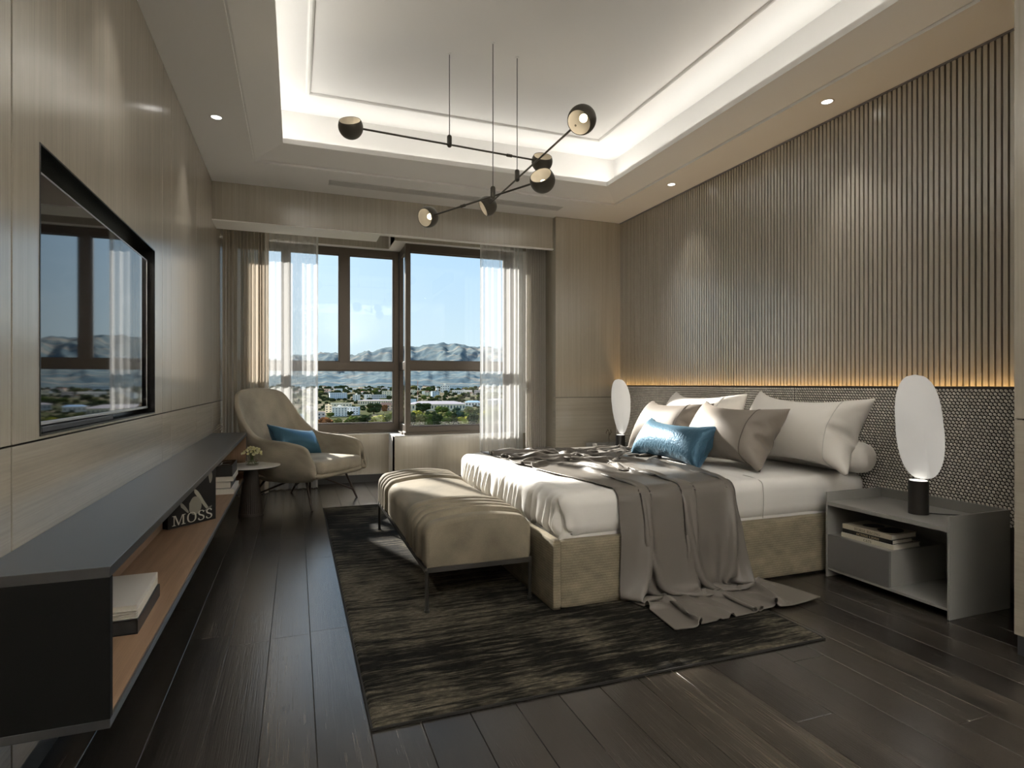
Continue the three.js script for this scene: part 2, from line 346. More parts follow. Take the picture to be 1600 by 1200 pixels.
{
  const w = structure('wall_back', 'window wall with a boxed bulkhead and a veneer panel at the right');
  // veneer panel to the right of the curtains, standing a little proud
  part(w, 'wall_core', box(XBR, XR + 0.3, -0.1, 3.6, ZB - 0.03, -6.85), M.gap);
  panelBox(w, 'panel', 2.685, XR, 1.003, HC - 0.004, ZB - 0.02, ZB + 0.06, 'y');
  panelBox(w, 'panel', 2.685, XR, 0.082, 0.998, ZB - 0.02, ZB + 0.06, 'x');
  panelBox(w, 'panel', 2.70, XBR, 0.082, HC - 0.004, ZB - 0.022, -6.6, 'y');
  // bulkhead over the curtains
  panelBox(w, 'bulkhead', XL, 2.684, 2.655, HC, ZB - 0.045, ZB, 'y');
  part(w, 'bulkhead_lip', box(XL, 2.70, 2.645, 2.6545, ZB - 0.05, ZB + 0.001, 'x'), M.whitePaint);
  part(w, 'soffit', box(XL, 0.79, 2.645, 2.70, ZB - 0.32, ZB - 0.0505, 'x'), M.whitePaint);
  panelBox(w, 'soffit_end', 0.7905, 0.80, 2.65, HC, ZB - 0.32, ZB - 0.0505, 'y');
  panelBox(w, 'soffit_back', XL, 0.79, 2.70, HC, ZB - 0.32, ZB - 0.31, 'y');
  // wall under the windows
  panelBox(w, 'window_wall', XL, XC, 0.09, SILL - 0.012, ZL - 0.15, ZL, 'y');
  panelBox(w, 'window_wall', XC, XBR, 0.09, SILL - 0.012, ZR - 0.15, ZR, 'y');
  part(w, 'window_wall_return', box(XC, XC + 0.012, 0.09, SILL - 0.012, ZL - 0.15, ZR - 0.001, 'y'), M.whitePaint);
  part(w, 'outer_wall', [box(XL - 0.2, 1.15, -0.3, SILL - 0.02, ZL - 0.3, ZL - 0.15), box(XC + 0.15, XR + 0.3, -0.3, SILL - 0.02, ZR - 0.3, ZR - 0.151), box(XC + 0.013, XC + 0.2, -0.1, SILL - 0.02, ZL - 0.15, ZR - 0.15), box(2.5, XR + 0.3, 0.5, 3.6, ZR - 0.3, ZR - 0.15)], M.gap);
  part(w, 'window_sill', [box(XL, XC + 0.0, SILL - 0.012, SILL, ZL - 0.15, ZL + 0.004, 'x'), box(XC - 0.004, XBR, SILL - 0.012, SILL, ZR - 0.15, ZR + 0.004, 'x'), box(XC - 0.004, 1.22, SILL - 0.0125, SILL - 0.0005, ZL - 0.15, ZR - 0.15, 'x')], M.whitePaint);
  // head over the windows
  panelBox(w, 'window_head', XL, XC, HEAD, HC, ZL - 0.02, ZL, 'y');
  panelBox(w, 'window_head', XC, XBR, HEAD, HC, ZR - 0.02, ZR, 'y');
  part(w, 'window_head_return', box(XC, XC + 0.015, HEAD, HC, ZL, ZR - 0.001, 'y'), M.whitePaint);
  part(w, 'head_soffit', [box(XL, XC + 0.2, HEAD - 0.006, HEAD, ZL - 0.2, ZL + 0.001, 'x'), box(XC - 0.001, XBR, HEAD - 0.006, HEAD, ZR - 0.2, ZR + 0.001, 'x'), box(XC - 0.001, XC + 0.22, HEAD - 0.006, HEAD, ZL, ZR - 0.2, 'x')], M.whitePaint);
  part(w, 'outer_head', [box(XL - 0.2, XC + 0.25, HEAD, 3.6, ZL - 0.3, ZL - 0.021), box(XC + 0.0, XR + 0.3, HEAD, 3.6, ZR - 0.3, ZR - 0.021), box(XC + 0.02, XC + 0.25, HEAD, 3.6, ZL - 0.1, ZR - 0.1)], M.gap);
  part(w, 'window_reveal', [box(2.46, 2.56, SILL, HEAD, ZR - 0.15, ZR + 0.001, 'y'), box(2.56, XBR, SILL, HEAD, ZR - 0.15, ZR, 'y')], M.whitePaint);
  const t = structure('baseboard_back', 'dark baseboard under the windows and the back panel');
  part(t, 'board', [box(XL, XC + 0.006, 0, 0.088, ZL - 0.02, ZL - 0.006, 'x'), box(XC + 0.006, XBR, 0, 0.088, ZR - 0.02, ZR - 0.006, 'x'), box(2.69, XR, 0, 0.08, ZB, ZB + 0.052, 'x')], M.baseboard);
}

// ---------------------------------------------------------------- windows
function member(parent, name, x0, x1, y0, y1, z0, z1) { return part(parent, name, box(x0, x1, y0, y1, z0, z1, 'y', 0.004), M.frame); }
function pane(parent, x0, x1, y0, y1, z) { // a glass sheet and the bead round it
  const p = part(parent, 'pane', new THREE.PlaneGeometry(x1 - x0, y1 - y0), M.glass);
  p.position.set((x0 + x1) / 2, (y0 + y1) / 2, z);
  const b = 0.012, d = 0.022;
  part(parent, 'glazing_bead', [box(x0, x0 + b, y0, y1, z, z + d), box(x1 - b, x1, y0, y1, z, z + d), box(x0 + b, x1 - b, y0, y0 + b, z, z + d), box(x0 + b, x1 - b, y1 - b, y1, z, z + d)], M.frame);
  return p;
}
const WB = 0.595, WT = 2.748;
{
  const w = structure('window_1', 'left window with bronze frame, two upper lights over a wide lower pane');
  const z = ZL - 0.075, d = 0.07;
  member(w, 'post', XL + 0.002, -0.64, WB, WT, z - d, z);
  member(w, 'post', 1.10, 1.162, WB, WT, z - d, z);
  member(w, 'mullion', -0.15, -0.07, WB, WT, z - d - 0.002, z + 0.002);
  member(w, 'mullion', 0.472, 0.582, 1.40, WT, z - d - 0.002, z + 0.002);
  member(w, 'head_rail', -0.65, 1.11, 2.665, WT, z - d - 0.001, z + 0.001);
  member(w, 'bottom_rail', -0.65, 1.11, WB, 0.682, z - d - 0.001, z + 0.001);
  member(w, 'transom', -0.65, 1.11, 1.312, 1.408, z - d - 0.001, z + 0.001);
  part(w, 'sill_profile', box(XL + 0.002, 1.162, SILL + 0.0005, WB + 0.004, z - d, z + 0.02, 'x', 0.003), M.frame);
  for (const [a, b, c, e] of [[-0.64, -0.15, 0.682, 1.312], [-0.07, 1.10, 0.682, 1.312], [-0.64, -0.15, 1.408, 2.665], [-0.07, 0.472, 1.408, 2.665], [0.582, 1.10, 1.408, 2.665]]) pane(w, a, b, c, e, z - 0.045);
}
{
  const w = structure('window_2', 'right window with bronze frame, tall upper pane over a lower pane');
  const z = ZR - 0.06, d = 0.07, X0 = 1.163, X1 = 2.462;
  member(w, 'post', X0, X0 + 0.05, WB, WT, z - d, z + 0.004);
  member(w, 'post', X1 - 0.105, X1, WB, WT, z - d, z);
  member(w, 'head_rail', X0 + 0.045, X1 - 0.1, 2.66, WT, z - d - 0.001, z + 0.001);
  member(w, 'bottom_rail', X0 + 0.045, X1 - 0.1, WB, 0.662, z - d - 0.001, z + 0.001);
  member(w, 'transom', X0 + 0.045, X1 - 0.1, 1.313, 1.409, z - d - 0.001, z + 0.001);
  part(w, 'sill_profile', box(X0 - 0.02, X1, SILL + 0.0005, WB + 0.004, z - d, z + 0.025, 'x', 0.003), M.frame);
  pane(w, X0 + 0.05, X1 - 0.105, 0.662, 1.313, z - 0.045); pane(w, X0 + 0.05, X1 - 0.105, 1.409, 2.66, z - 0.045);
  const r = structure('window_3', 'narrow return window joining the left and right windows');
  const za = ZL - 0.075, zb = z - d;
  member(r, 'post', 1.165, 1.215, WB, WT, za - 0.07, za + 0.02); member(r, 'post', 1.17, 1.213, WB, WT, zb - 0.05, zb - 0.001);
  member(r, 'transom', 1.17, 1.212, 1.313, 1.409, za + 0.02, zb - 0.05);
  member(r, 'head_rail', 1.17, 1.212, 2.665, WT, za + 0.02, zb - 0.05); member(r, 'bottom_rail', 1.17, 1.212, WB, 0.68, za + 0.02, zb - 0.05);
  part(r, 'sill_profile', box(1.13, 1.215, SILL + 0.0008, WB, za + 0.021, zb - 0.0005, 'z', 0.003), M.frame);
  for (const [a, b] of [[0.68, 1.313], [1.409, 2.665]]) { const p = part(r, 'pane', new THREE.PlaneGeometry(zb - 0.05 - za - 0.02, b - a), M.glass); p.rotation.y = Math.PI / 2; p.position.set(1.192, (a + b) / 2, (zb - 0.03 + za) / 2); }
}

// ---------------------------------------------------------------- ceiling with a coved tray
const TRAY = { x0: -0.33, x1: 3.10, z0: -5.29, z1: -0.3 };
function ring(parent, name, mat, a, b) { // strips between two rectangles {x0,x1,z0,z1,y}
  const q = [];
  const quad = (p) => { const g = new THREE.BufferGeometry(); g.setAttribute('position', new THREE.Float32BufferAttribute([p[0], p[1], p[2], p[0], p[2], p[3]].flat(), 3)); g.computeVertexNormals(); q.push(metreUV(g)); };
  const A = [[a.x0, a.y, a.z0], [a.x1, a.y, a.z0], [a.x1, a.y, a.z1], [a.x0, a.y, a.z1]], B = [[b.x0, b.y, b.z0], [b.x1, b.y, b.z0], [b.x1, b.y, b.z1], [b.x0, b.y, b.z1]];
  for (let i = 0; i < 4; i++) { const j = (i + 1) % 4; quad([A[i], A[j], B[j], B[i]]); }
  return part(parent, name, q, mat);
}
const inset = (o, y) => ({ x0: TRAY.x0 + o, x1: TRAY.x1 - o, z0: TRAY.z0 + o, z1: TRAY.z1 - o, y });
const HU = 3.45;
{
  const c = structure('ceiling', 'white ceiling with a sloped tray and a lit cove');
  const O = { x0: XL - 0.02, x1: XR + 0.02, z0: -7.2, z1: ZN + 0.02, y: HC };
  part(c, 'roof_slab', box(XL - 0.3, XR + 0.35, HU, HU + 0.2, -7.35, ZN + 0.3), M.ceiling);
  part(c, 'ceiling_border', [box(O.x0, TRAY.x0, HC, HC + 0.02, O.z0, O.z1), box(TRAY.x1, O.x1, HC, HC + 0.02, O.z0, O.z1), box(TRAY.x0, TRAY.x1, HC, HC + 0.02, O.z0, TRAY.z0), box(TRAY.x0, TRAY.x1, HC, HC + 0.02, TRAY.z1, O.z1)], M.ceiling);
  ring(c, 'shadow_step', M.ceiling, inset(0.0, HC + 0.02), inset(0.012, HC + 0.022));
  ring(c, 'tray_slope', M.ceiling, inset(0.012, HC + 0.018), inset(0.228, 3.10));
  ring(c, 'cove_lip', M.ceiling, inset(0.228, 3.10), inset(0.228, 3.142));
  ring(c, 'cove_lip_top', M.ceiling, inset(0.228, 3.142), inset(0.21, 3.142));
  ring(c, 'cove_lip_back', M.ceiling, inset(0.21, 3.142), inset(0.21, 3.112));
  ring(c, 'cove_ledge', M.ceiling, inset(0.21, 3.112), inset(0.035, 3.112));
  ring(c, 'cove_wall', M.ceiling, inset(0.035, 3.06), inset(0.035, HU));
  const mo = 0.395, prof = [[0, 0], [0.008, -0.004], [0.014, -0.014], [0.026, -0.016], [0.034, -0.012], [0.04, 0]];
  const mt = structure('trim_2', 'thin moulding frame on the upper ceiling');
  const gs = [];
  for (let i = 0; i + 1 < prof.length; i++) gs.push([inset(mo + prof[i][0], HU + prof[i][1] - 0.0005), inset(mo + prof[i + 1][0], HU + prof[i + 1][1] - 0.0005)]);
  for (const [a, b] of gs) ring(mt, 'moulding', M.ceiling, a, b);
  // slot diffuser of the air conditioning
  const v = structure('trim_3', 'long linear air vent in the ceiling before the window');
  const vz = -5.585, vx0 = 0.29, vx1 = 2.60, vm = std('white vent metal', [0.62, 0.61, 0.59], 0.5), dk = std('vent throat', [0.30, 0.30, 0.29], 0.8);
  part(v, 'throat', box(vx0, vx1, HC - 0.0012, HC - 0.0004, vz - 0.055, vz + 0.055, 'x'), dk);
  part(v, 'vent_frame', [box(vx0 - 0.012, vx1 + 0.012, HC - 0.006, HC, vz - 0.067, vz - 0.055, 'x'), box(vx0 - 0.012, vx1 + 0.012, HC - 0.006, HC, vz + 0.055, vz + 0.067, 'x'), box(vx0 - 0.012, vx0, HC - 0.006, HC, vz - 0.055, vz + 0.055, 'x'), box(vx1, vx1 + 0.012, HC - 0.006, HC, vz - 0.055, vz + 0.055, 'x')], vm);
  for (let i = 0; i < 5; i++) part(v, 'vent_slat', box(vx0, vx1, HC - 0.005, HC - 0.0015, vz - 0.047 + i * 0.0235 - 0.006, vz - 0.047 + i * 0.0235 + 0.006, 'x'), vm);
}
// cove light: strips lying on the ledge, each with an area light just above it
{
  const glow = std('cove light strip', [0.9, 0.88, 0.8], 0.5, { emissive: rgb(1, 0.97, 0.90), emissiveIntensity: 1.5 });
  const col = rgb(1, 0.97, 0.90), o = 0.10;
  const cx = (TRAY.x0 + TRAY.x1) / 2, cz = (TRAY.z0 + TRAY.z1) / 2, LX = TRAY.x1 - TRAY.x0 - 0.24, LZ = TRAY.z1 - TRAY.z0 - 0.24;
  const at = [[cx, TRAY.z0 + o, LX, 0], [cx, TRAY.z1 - o, LX, 0], [TRAY.x0 + o, cz, LZ, 1], [TRAY.x1 - o, cz, LZ, 1]];
  const s = thing('cove_light_strip', 'warm white light strip hidden in the ceiling cove', 'light strip', [0, 0, 0]);
  at.forEach(([x, z, L, turn], i) => {
    const w = 0.03;
    part(s, 'light_strip', turn ? box(x - w / 2, x + w / 2, 3.113, 3.121, z - L / 2, z + L / 2) : box(x - L / 2, x + L / 2, 3.113, 3.121, z - w / 2, z + w / 2), glow);
    const l = new THREE.RectAreaLight(col, COVE * 8, turn ? w : L, turn ? L : w);
    l.name = 'cove_light'; l.position.set(x, 3.132, z);
    const lean = 1.12; // towards the middle of the tray
    if (i === 0) l.rotation.set(Math.PI / 2 + lean, 0, 0); else if (i === 1) l.rotation.set(Math.PI / 2 - lean, 0, 0); else { l.rotation.set(Math.PI / 2, i === 2 ? -lean : lean, 0); }
    scene.add(l);
  });
}

// ================================================================ cloth by relaxation
// p: positions of an nx x ny grid (flat), rest: [u, v] in metres of each point
function relax({ nx, ny, p, ru, rv, links, steps, iters = 8, gravity = 0, pressure = null, tris = null, collide = null, friction = 0.5, damp = 0.97, bend = 0.1, self = 0, pin = null, shear = 0.4 }) {
  const n = p.length / 3, q = Float64Array.from(p), I = [], J = [], R = [], S = [];
  const add = (a, b, s) => { if (a === b) return; const r = Math.hypot(ru[a] - ru[b], rv[a] - rv[b]); I.push(a); J.push(b); R.push(r); S.push(s); };
  links(add);
  const m = I.length, v = new Float64Array(n * 3), near = self ? new Map() : null, dt2 = 1 / 3600;
  for (let step = 0; step < steps; step++) {
    const N = new Float64Array(n * 3);
    if (pressure) for (let t = 0; t < tris.length; t += 3) {
      const a = tris[t] * 3, b = tris[t + 1] * 3, c = tris[t + 2] * 3;
      const ux = p[b] - p[a], uy = p[b + 1] - p[a + 1], uz = p[b + 2] - p[a + 2], wx = p[c] - p[a], wy = p[c + 1] - p[a + 1], wz = p[c + 2] - p[a + 2];
      const X = uy * wz - uz * wy, Y = uz * wx - ux * wz, Z = ux * wy - uy * wx;
      for (const k of [a, b, c]) { N[k] += X; N[k + 1] += Y; N[k + 2] += Z; }
    }
    for (let i = 0; i < n; i++) {
      const k = i * 3;
      for (let c = 0; c < 3; c++) { const x = p[k + c], d = (x - q[k + c]) * damp; q[k + c] = x; v[k + c] = d; p[k + c] = x + d; }
      p[k + 1] -= gravity * dt2;
      if (pressure) { const s = pressure(i, step); p[k] += N[k] * s; p[k + 1] += N[k + 1] * s; p[k + 2] += N[k + 2] * s; }
    }
    for (let it = 0; it < iters; it++) {
      for (let e = 0; e < m; e++) {
        const a = I[e] * 3, b = J[e] * 3, dx = p[b] - p[a], dy = p[b + 1] - p[a + 1], dz = p[b + 2] - p[a + 2], L = Math.sqrt(dx * dx + dy * dy + dz * dz) + 1e-12;
        const f = (L - R[e]) / L * 0.5 * S[e];
        p[a] += dx * f; p[a + 1] += dy * f; p[a + 2] += dz * f; p[b] -= dx * f; p[b + 1] -= dy * f; p[b + 2] -= dz * f;
      }
      if (pin) pin(p, step);
      if (collide) for (let i = 0; i < n; i++) collide(p, q, i * 3, friction);
    }
    if (self && step % 2 === 0) {
      near.clear();
      const cell = self * 1.5, key = (x, y, z) => (x * 73856093) ^ (y * 19349663) ^ (z * 83492791);
      for (let i = 0; i < n; i++) { const k = key(Math.floor(p[3 * i] / cell), Math.floor(p[3 * i + 1] / cell), Math.floor(p[3 * i + 2] / cell)); const l = near.get(k); if (l) l.push(i); else near.set(k, [i]); }
      for (let i = 0; i < n; i++) {
        const cx = Math.floor(p[3 * i] / cell), cy = Math.floor(p[3 * i + 1] / cell), cz = Math.floor(p[3 * i + 2] / cell), ix = i % nx, iy = (i / nx) | 0;
        for (let x = -1; x <= 1; x++) for (let y = -1; y <= 1; y++) for (let z = -1; z <= 1; z++) {
          const l = near.get(key(cx + x, cy + y, cz + z)); if (!l) continue;
          for (const j of l) {
            if (j <= i || (Math.abs((j % nx) - ix) < 3 && Math.abs(((j / nx) | 0) - iy) < 3)) continue;
            const dx = p[3 * j] - p[3 * i], dy = p[3 * j + 1] - p[3 * i + 1], dz = p[3 * j + 2] - p[3 * i + 2], d = Math.hypot(dx, dy, dz) + 1e-9;
            if (d < self) { const f = (self - d) / d * 0.4; p[3 * i] -= dx * f; p[3 * i + 1] -= dy * f; p[3 * i + 2] -= dz * f; p[3 * j] += dx * f; p[3 * j + 1] += dy * f; p[3 * j + 2] += dz * f; }
          }
        }
      }
      if (collide) for (let i = 0; i < n; i++) collide(p, q, i * 3, friction);
    }
  }
  return p;
}
function gridLinks(nx, ny, add, id = (x, y) => y * nx + x, bend = 0.1, shear = 0.4) {
  for (let y = 0; y < ny; y++) for (let x = 0; x < nx; x++) {
    const a = id(x, y);
    if (x + 1 < nx) add(a, id(x + 1, y), 1);
    if (y + 1 < ny) add(a, id(x, y + 1), 1);
    if (x + 1 < nx && y + 1 < ny) { add(a, id(x + 1, y + 1), shear); add(id(x + 1, y), id(x, y + 1), shear); }
    if (x + 2 < nx) add(a, id(x + 2, y), bend);
    if (y + 2 < ny) add(a, id(x, y + 2), bend);
  }
}
// A stuffed pillow, W x H: two layers sewn together at the rim and blown up; the last part of the width (cuff) stays flat.
// Origin at its middle, width along x, height along y, front towards z.
function pillow(W, H, { cell = 0.018, puff = 1, cuff = 0, seed = 1, steps = 150, crease = 0.012, bend = 0.06, tuck = 0 } = {}) {
  const nx = Math.round(W / cell) + 1, ny = Math.round(H / cell) + 1, layer = nx * ny, rim = (x, y) => x === 0 || y === 0 || x === nx - 1 || y === ny - 1;
  const p = [], ru = [], rv = [], back = new Int32Array(layer), id2 = (x, y) => back[y * nx + x];
  for (let y = 0; y < ny; y++) for (let x = 0; x < nx; x++) { const u = x / (nx - 1), w = y / (ny - 1), z = 0.02 * Math.sin(Math.PI * u) * Math.sin(Math.PI * w) + crease * (fbm(x * 0.22 + seed * 7, y * 0.22 + seed * 3, 3) - 0.5) * (rim(x, y) ? 0.3 : 1); p.push((u - 0.5) * W, (w - 0.5) * H, z); ru.push((u - 0.5) * W); rv.push((w - 0.5) * H); }
  let n = layer;
  for (let y = 0; y < ny; y++) for (let x = 0; x < nx; x++) { if (rim(x, y)) back[y * nx + x] = y * nx + x; else { back[y * nx + x] = n++; const i = 3 * (y * nx + x); p.push(p[i], p[i + 1], -Math.abs(p[i + 2]) - 0.002); ru.push(p[i]); rv.push(p[i + 1]); } }
  const tris = [];
  for (let y = 0; y + 1 < ny; y++) for (let x = 0; x + 1 < nx; x++) {
    const a = y * nx + x, b = a + 1, c = a + nx, d = c + 1; tris.push(a, b, d, a, d, c);
    const e = id2(x, y), f = id2(x + 1, y), g = id2(x, y + 1), h = id2(x + 1, y + 1); tris.push(e, h, f, e, g, h);
  }
  const full = W / 2 - cuff;
  const P = relax({ nx, ny, p: Float64Array.from(p), ru, rv, tris, steps, iters: 10, damp: 0.9,
    links: (add) => { gridLinks(nx, ny, add, undefined, bend); gridLinks(nx, ny, (a, b, s) => { if (a < layer && b < layer) return; add(a, b, s); }, id2, bend); },
    pressure: (i) => (cuff && ru[i] > full ? 0.10 : 0.55 * puff),
  });
  const g = new THREE.BufferGeometry();
  g.setAttribute('position', new THREE.Float32BufferAttribute(P, 3));
  const uv = new Float32Array(n * 2); for (let i = 0; i < n; i++) { uv[2 * i] = ru[i]; uv[2 * i + 1] = rv[i]; }
  g.setAttribute('uv', new THREE.BufferAttribute(uv, 2));
  g.setIndex(tris); g.computeVertexNormals();
  const seamX = cuff ? Math.round((W - cuff) / W * (nx - 1)) : 0, line = [], rimLine = [];
  if (cuff) { for (let y = 0; y < ny; y++) { const k = 3 * (y * nx + seamX); line.push([P[k], P[k + 1], P[k + 2] + 0.001]); } for (let y = ny - 2; y > 0; y--) { const k = 3 * id2(seamX, y); line.push([P[k], P[k + 1], P[k + 2] - 0.001]); } }
  for (let x = 0; x < nx; x++) rimLine.push([...P.slice(3 * x, 3 * x + 3)]);
  for (let y = 1; y < ny; y++) { const k = 3 * (y * nx + nx - 1); rimLine.push([...P.slice(k, k + 3)]); }
  for (let x = nx - 2; x >= 0; x--) { const k = 3 * ((ny - 1) * nx + x); rimLine.push([...P.slice(k, k + 3)]); }
  for (let y = ny - 2; y > 0; y--) { const k = 3 * y * nx; rimLine.push([...P.slice(k, k + 3)]); }
  return { g, seam: line, rim: rimLine };
}
// stands a pillow against the headboard: leaning back by tilt, facing -x, its width along z
function leaning(o, [x, y, z], tilt, yaw = 0, roll = 0) {
  const c = Math.cos(tilt), s = Math.sin(tilt), m = new THREE.Matrix4().makeBasis(V(0, 0, 1), V(s, c, 0), V(-c, s, 0));
  o.quaternion.setFromRotationMatrix(m);
  o.quaternion.premultiply(new THREE.Quaternion().setFromAxisAngle(V(0, 1, 0), yaw));
  o.quaternion.multiply(new THREE.Quaternion().setFromAxisAngle(V(0, 0, 1), roll));
  o.position.set(x, y, z);
}

// ================================================================ BED
// rounded box of many small faces: x0..z1, rounding r
function softBox(x0, x1, y0, y1, z0, z1, nx, ny, nz, r, move) {
  const g = new THREE.BoxGeometry(x1 - x0, y1 - y0, z1 - z0, nx, ny, nz); g.translate((x0 + x1) / 2, (y0 + y1) / 2, (z0 + z1) / 2);
  const p = g.attributes.position, n = new Float32Array(p.count * 3), out = new Float32Array(p.count * 3);
  for (let i = 0; i < p.count; i++) {
    const x = p.getX(i), y = p.getY(i), z = p.getZ(i), cx = clamp(x, x0 + r, x1 - r), cy = clamp(y, y0 + r, y1 - r), cz = clamp(z, z0 + r, z1 - r);
    let d = V(x - cx, y - cy, z - cz); const L = d.length(); if (L > 1e-9) d.divideScalar(L); else d.set(0, 1, 0);
    let q = L > 1e-9 ? V(cx, cy, cz).addScaledVector(d, r) : V(x, y, z);
    if (move) move(q, d);
    out.set([q.x, q.y, q.z], 3 * i); n.set([d.x, d.y, d.z], 3 * i);
  }
  g.setAttribute('position', new THREE.BufferAttribute(out, 3)); g.setAttribute('normal', new THREE.BufferAttribute(n, 3));
  metreUV(g);
  // shared vertices for smooth normals after the displacement
  const key = new Map(), idx = g.index.array, map = new Uint32Array(p.count), P = [], U = [];
  const uv = g.attributes.uv;
  for (let i = 0; i < p.count; i++) { const k = [0, 1, 2].map((c) => Math.round(out[3 * i + c] * 1e5)).join(); if (!key.has(k)) { key.set(k, P.length / 3); P.push(out[3 * i], out[3 * i + 1], out[3 * i + 2]); U.push(uv.getX(i), uv.getY(i)); } map[i] = key.get(k); }
  const h = new THREE.BufferGeometry();
  h.setAttribute('position', new THREE.Float32BufferAttribute(P, 3)); h.setAttribute('uv', new THREE.Float32BufferAttribute(U, 2));
  h.setIndex(Array.from(idx, (i) => map[i])); h.computeVertexNormals();
  return h;
}
const BED = { x0: 1.262, x1: 3.42, z0: -4.655, z1: -2.70, top: 0.58 };
{
  const b = thing('bed', 'wide bed base upholstered in ribbed ochre fabric under white bedding', 'bed', [2.3, 0, -3.68]);
  const put = (m) => { m.position.set(-2.3, 0, 3.68); return m; };
  put(part(b, 'footboard', softBox(1.2, 1.252, 0.012, 0.367, -4.70, -2.658, 6, 14, 60, 0.014), M.bedBase));
  put(part(b, 'side_rail', softBox(1.2535, 3.43, 0.012, 0.355, -2.72, -2.672, 60, 14, 6, 0.014), M.bedBase));
  put(part(b, 'side_rail', softBox(1.2535, 3.43, 0.012, 0.355, -4.70, -4.65, 60, 14, 6, 0.014), M.bedBase));
  put(part(b, 'mattress', box(1.28, 3.42, 0.10, 0.54, -4.64, -2.73, 'y', 0.05), M.sheet));
}
{
  const ridge = (z) => { const w = z + 0.035 * Math.sin(z * 9) + 0.02 * Math.sin(z * 23 + 1), t = w * 11.3, k = Math.floor(t), f = t - k, a = 0.45 + 0.8 * hash(k & 255, 7); return a * Math.pow(Math.sin(Math.PI * f), 1.6); };
  const g = softBox(BED.x0, BED.x1, 0.352, BED.top, BED.z0, BED.z1, 150, 26, 240, 0.065, (q, d) => {
    // the foot end hangs in gathered folds, strongest low down and fading over the edge
    const low = sstep(BED.top + 0.005, 0.40, q.y), foot = sstep(BED.x0 + 0.16, BED.x0 + 0.01, q.x), wave = ridge(q.z + (BED.top - q.y) * 0.25 - (q.x - BED.x0) * 0.5);
    const edge = foot * (0.10 + 0.9 * low) * sstep(BED.z0 + 0.02, BED.z0 + 0.25, q.z);
    q.addScaledVector(d, 0.030 * edge * (wave - 0.25));
    if (q.x < BED.x0 + 0.06 && q.z > -2.80) q.x += 0.05 * Math.exp(-Math.pow((q.z + 2.745 + 0.2 * (q.y - 0.47)) / 0.016, 2)) * sstep(0.56, 0.50, q.y); // the tuck beside the corner
    const up = sstep(0.55, 0.58, q.y);
    q.y += up * (0.006 * (fbm(q.x * 2.1, q.z * 1.7, 3) - 0.5) * 2 + 0.007 * Math.pow(1 - Math.abs(2 * fbm(q.x * 1.6 + 3 + q.z * 0.9, q.z * 4.5 - q.x * 2.2, 3) - 1), 6) * sstep(2.2, 1.3, q.x) + 0.004 * Math.pow(1 - Math.abs(2 * fbm(q.x * 7 + 1, q.z * 2.5 + q.x * 3, 2) - 1), 5));
    const side = sstep(BED.z1 - 0.05, BED.z1, q.z);
    q.z += side * 0.008 * (fbm(q.x * 2.4, q.y * 3 + q.x * 0.8, 3) - 0.5) * 2 - side * 0.010 * sstep(0.5, 0.36, q.y) * (0.5 + 0.5 * Math.sin(q.x * 5));
  });
  const s = part(scene, 'duvet', g, M.sheet);
  tag(s, 'white cotton duvet tucked over the mattress with gathered folds at the foot', 'bedding');
  const sx = 2.577;
  part(s, 'seam', tube([[sx + 0.03, 0.584, -2.9], [sx + 0.012, 0.584, -2.80], [sx, 0.568, -2.712], [sx - 0.008, 0.52, -2.692], [sx - 0.006, 0.44, -2.692], [sx - 0.004, 0.362, -2.70]], 0.0022, 30, 6), std('sheet seam', [0.5, 0.48, 0.45], 0.8));
}
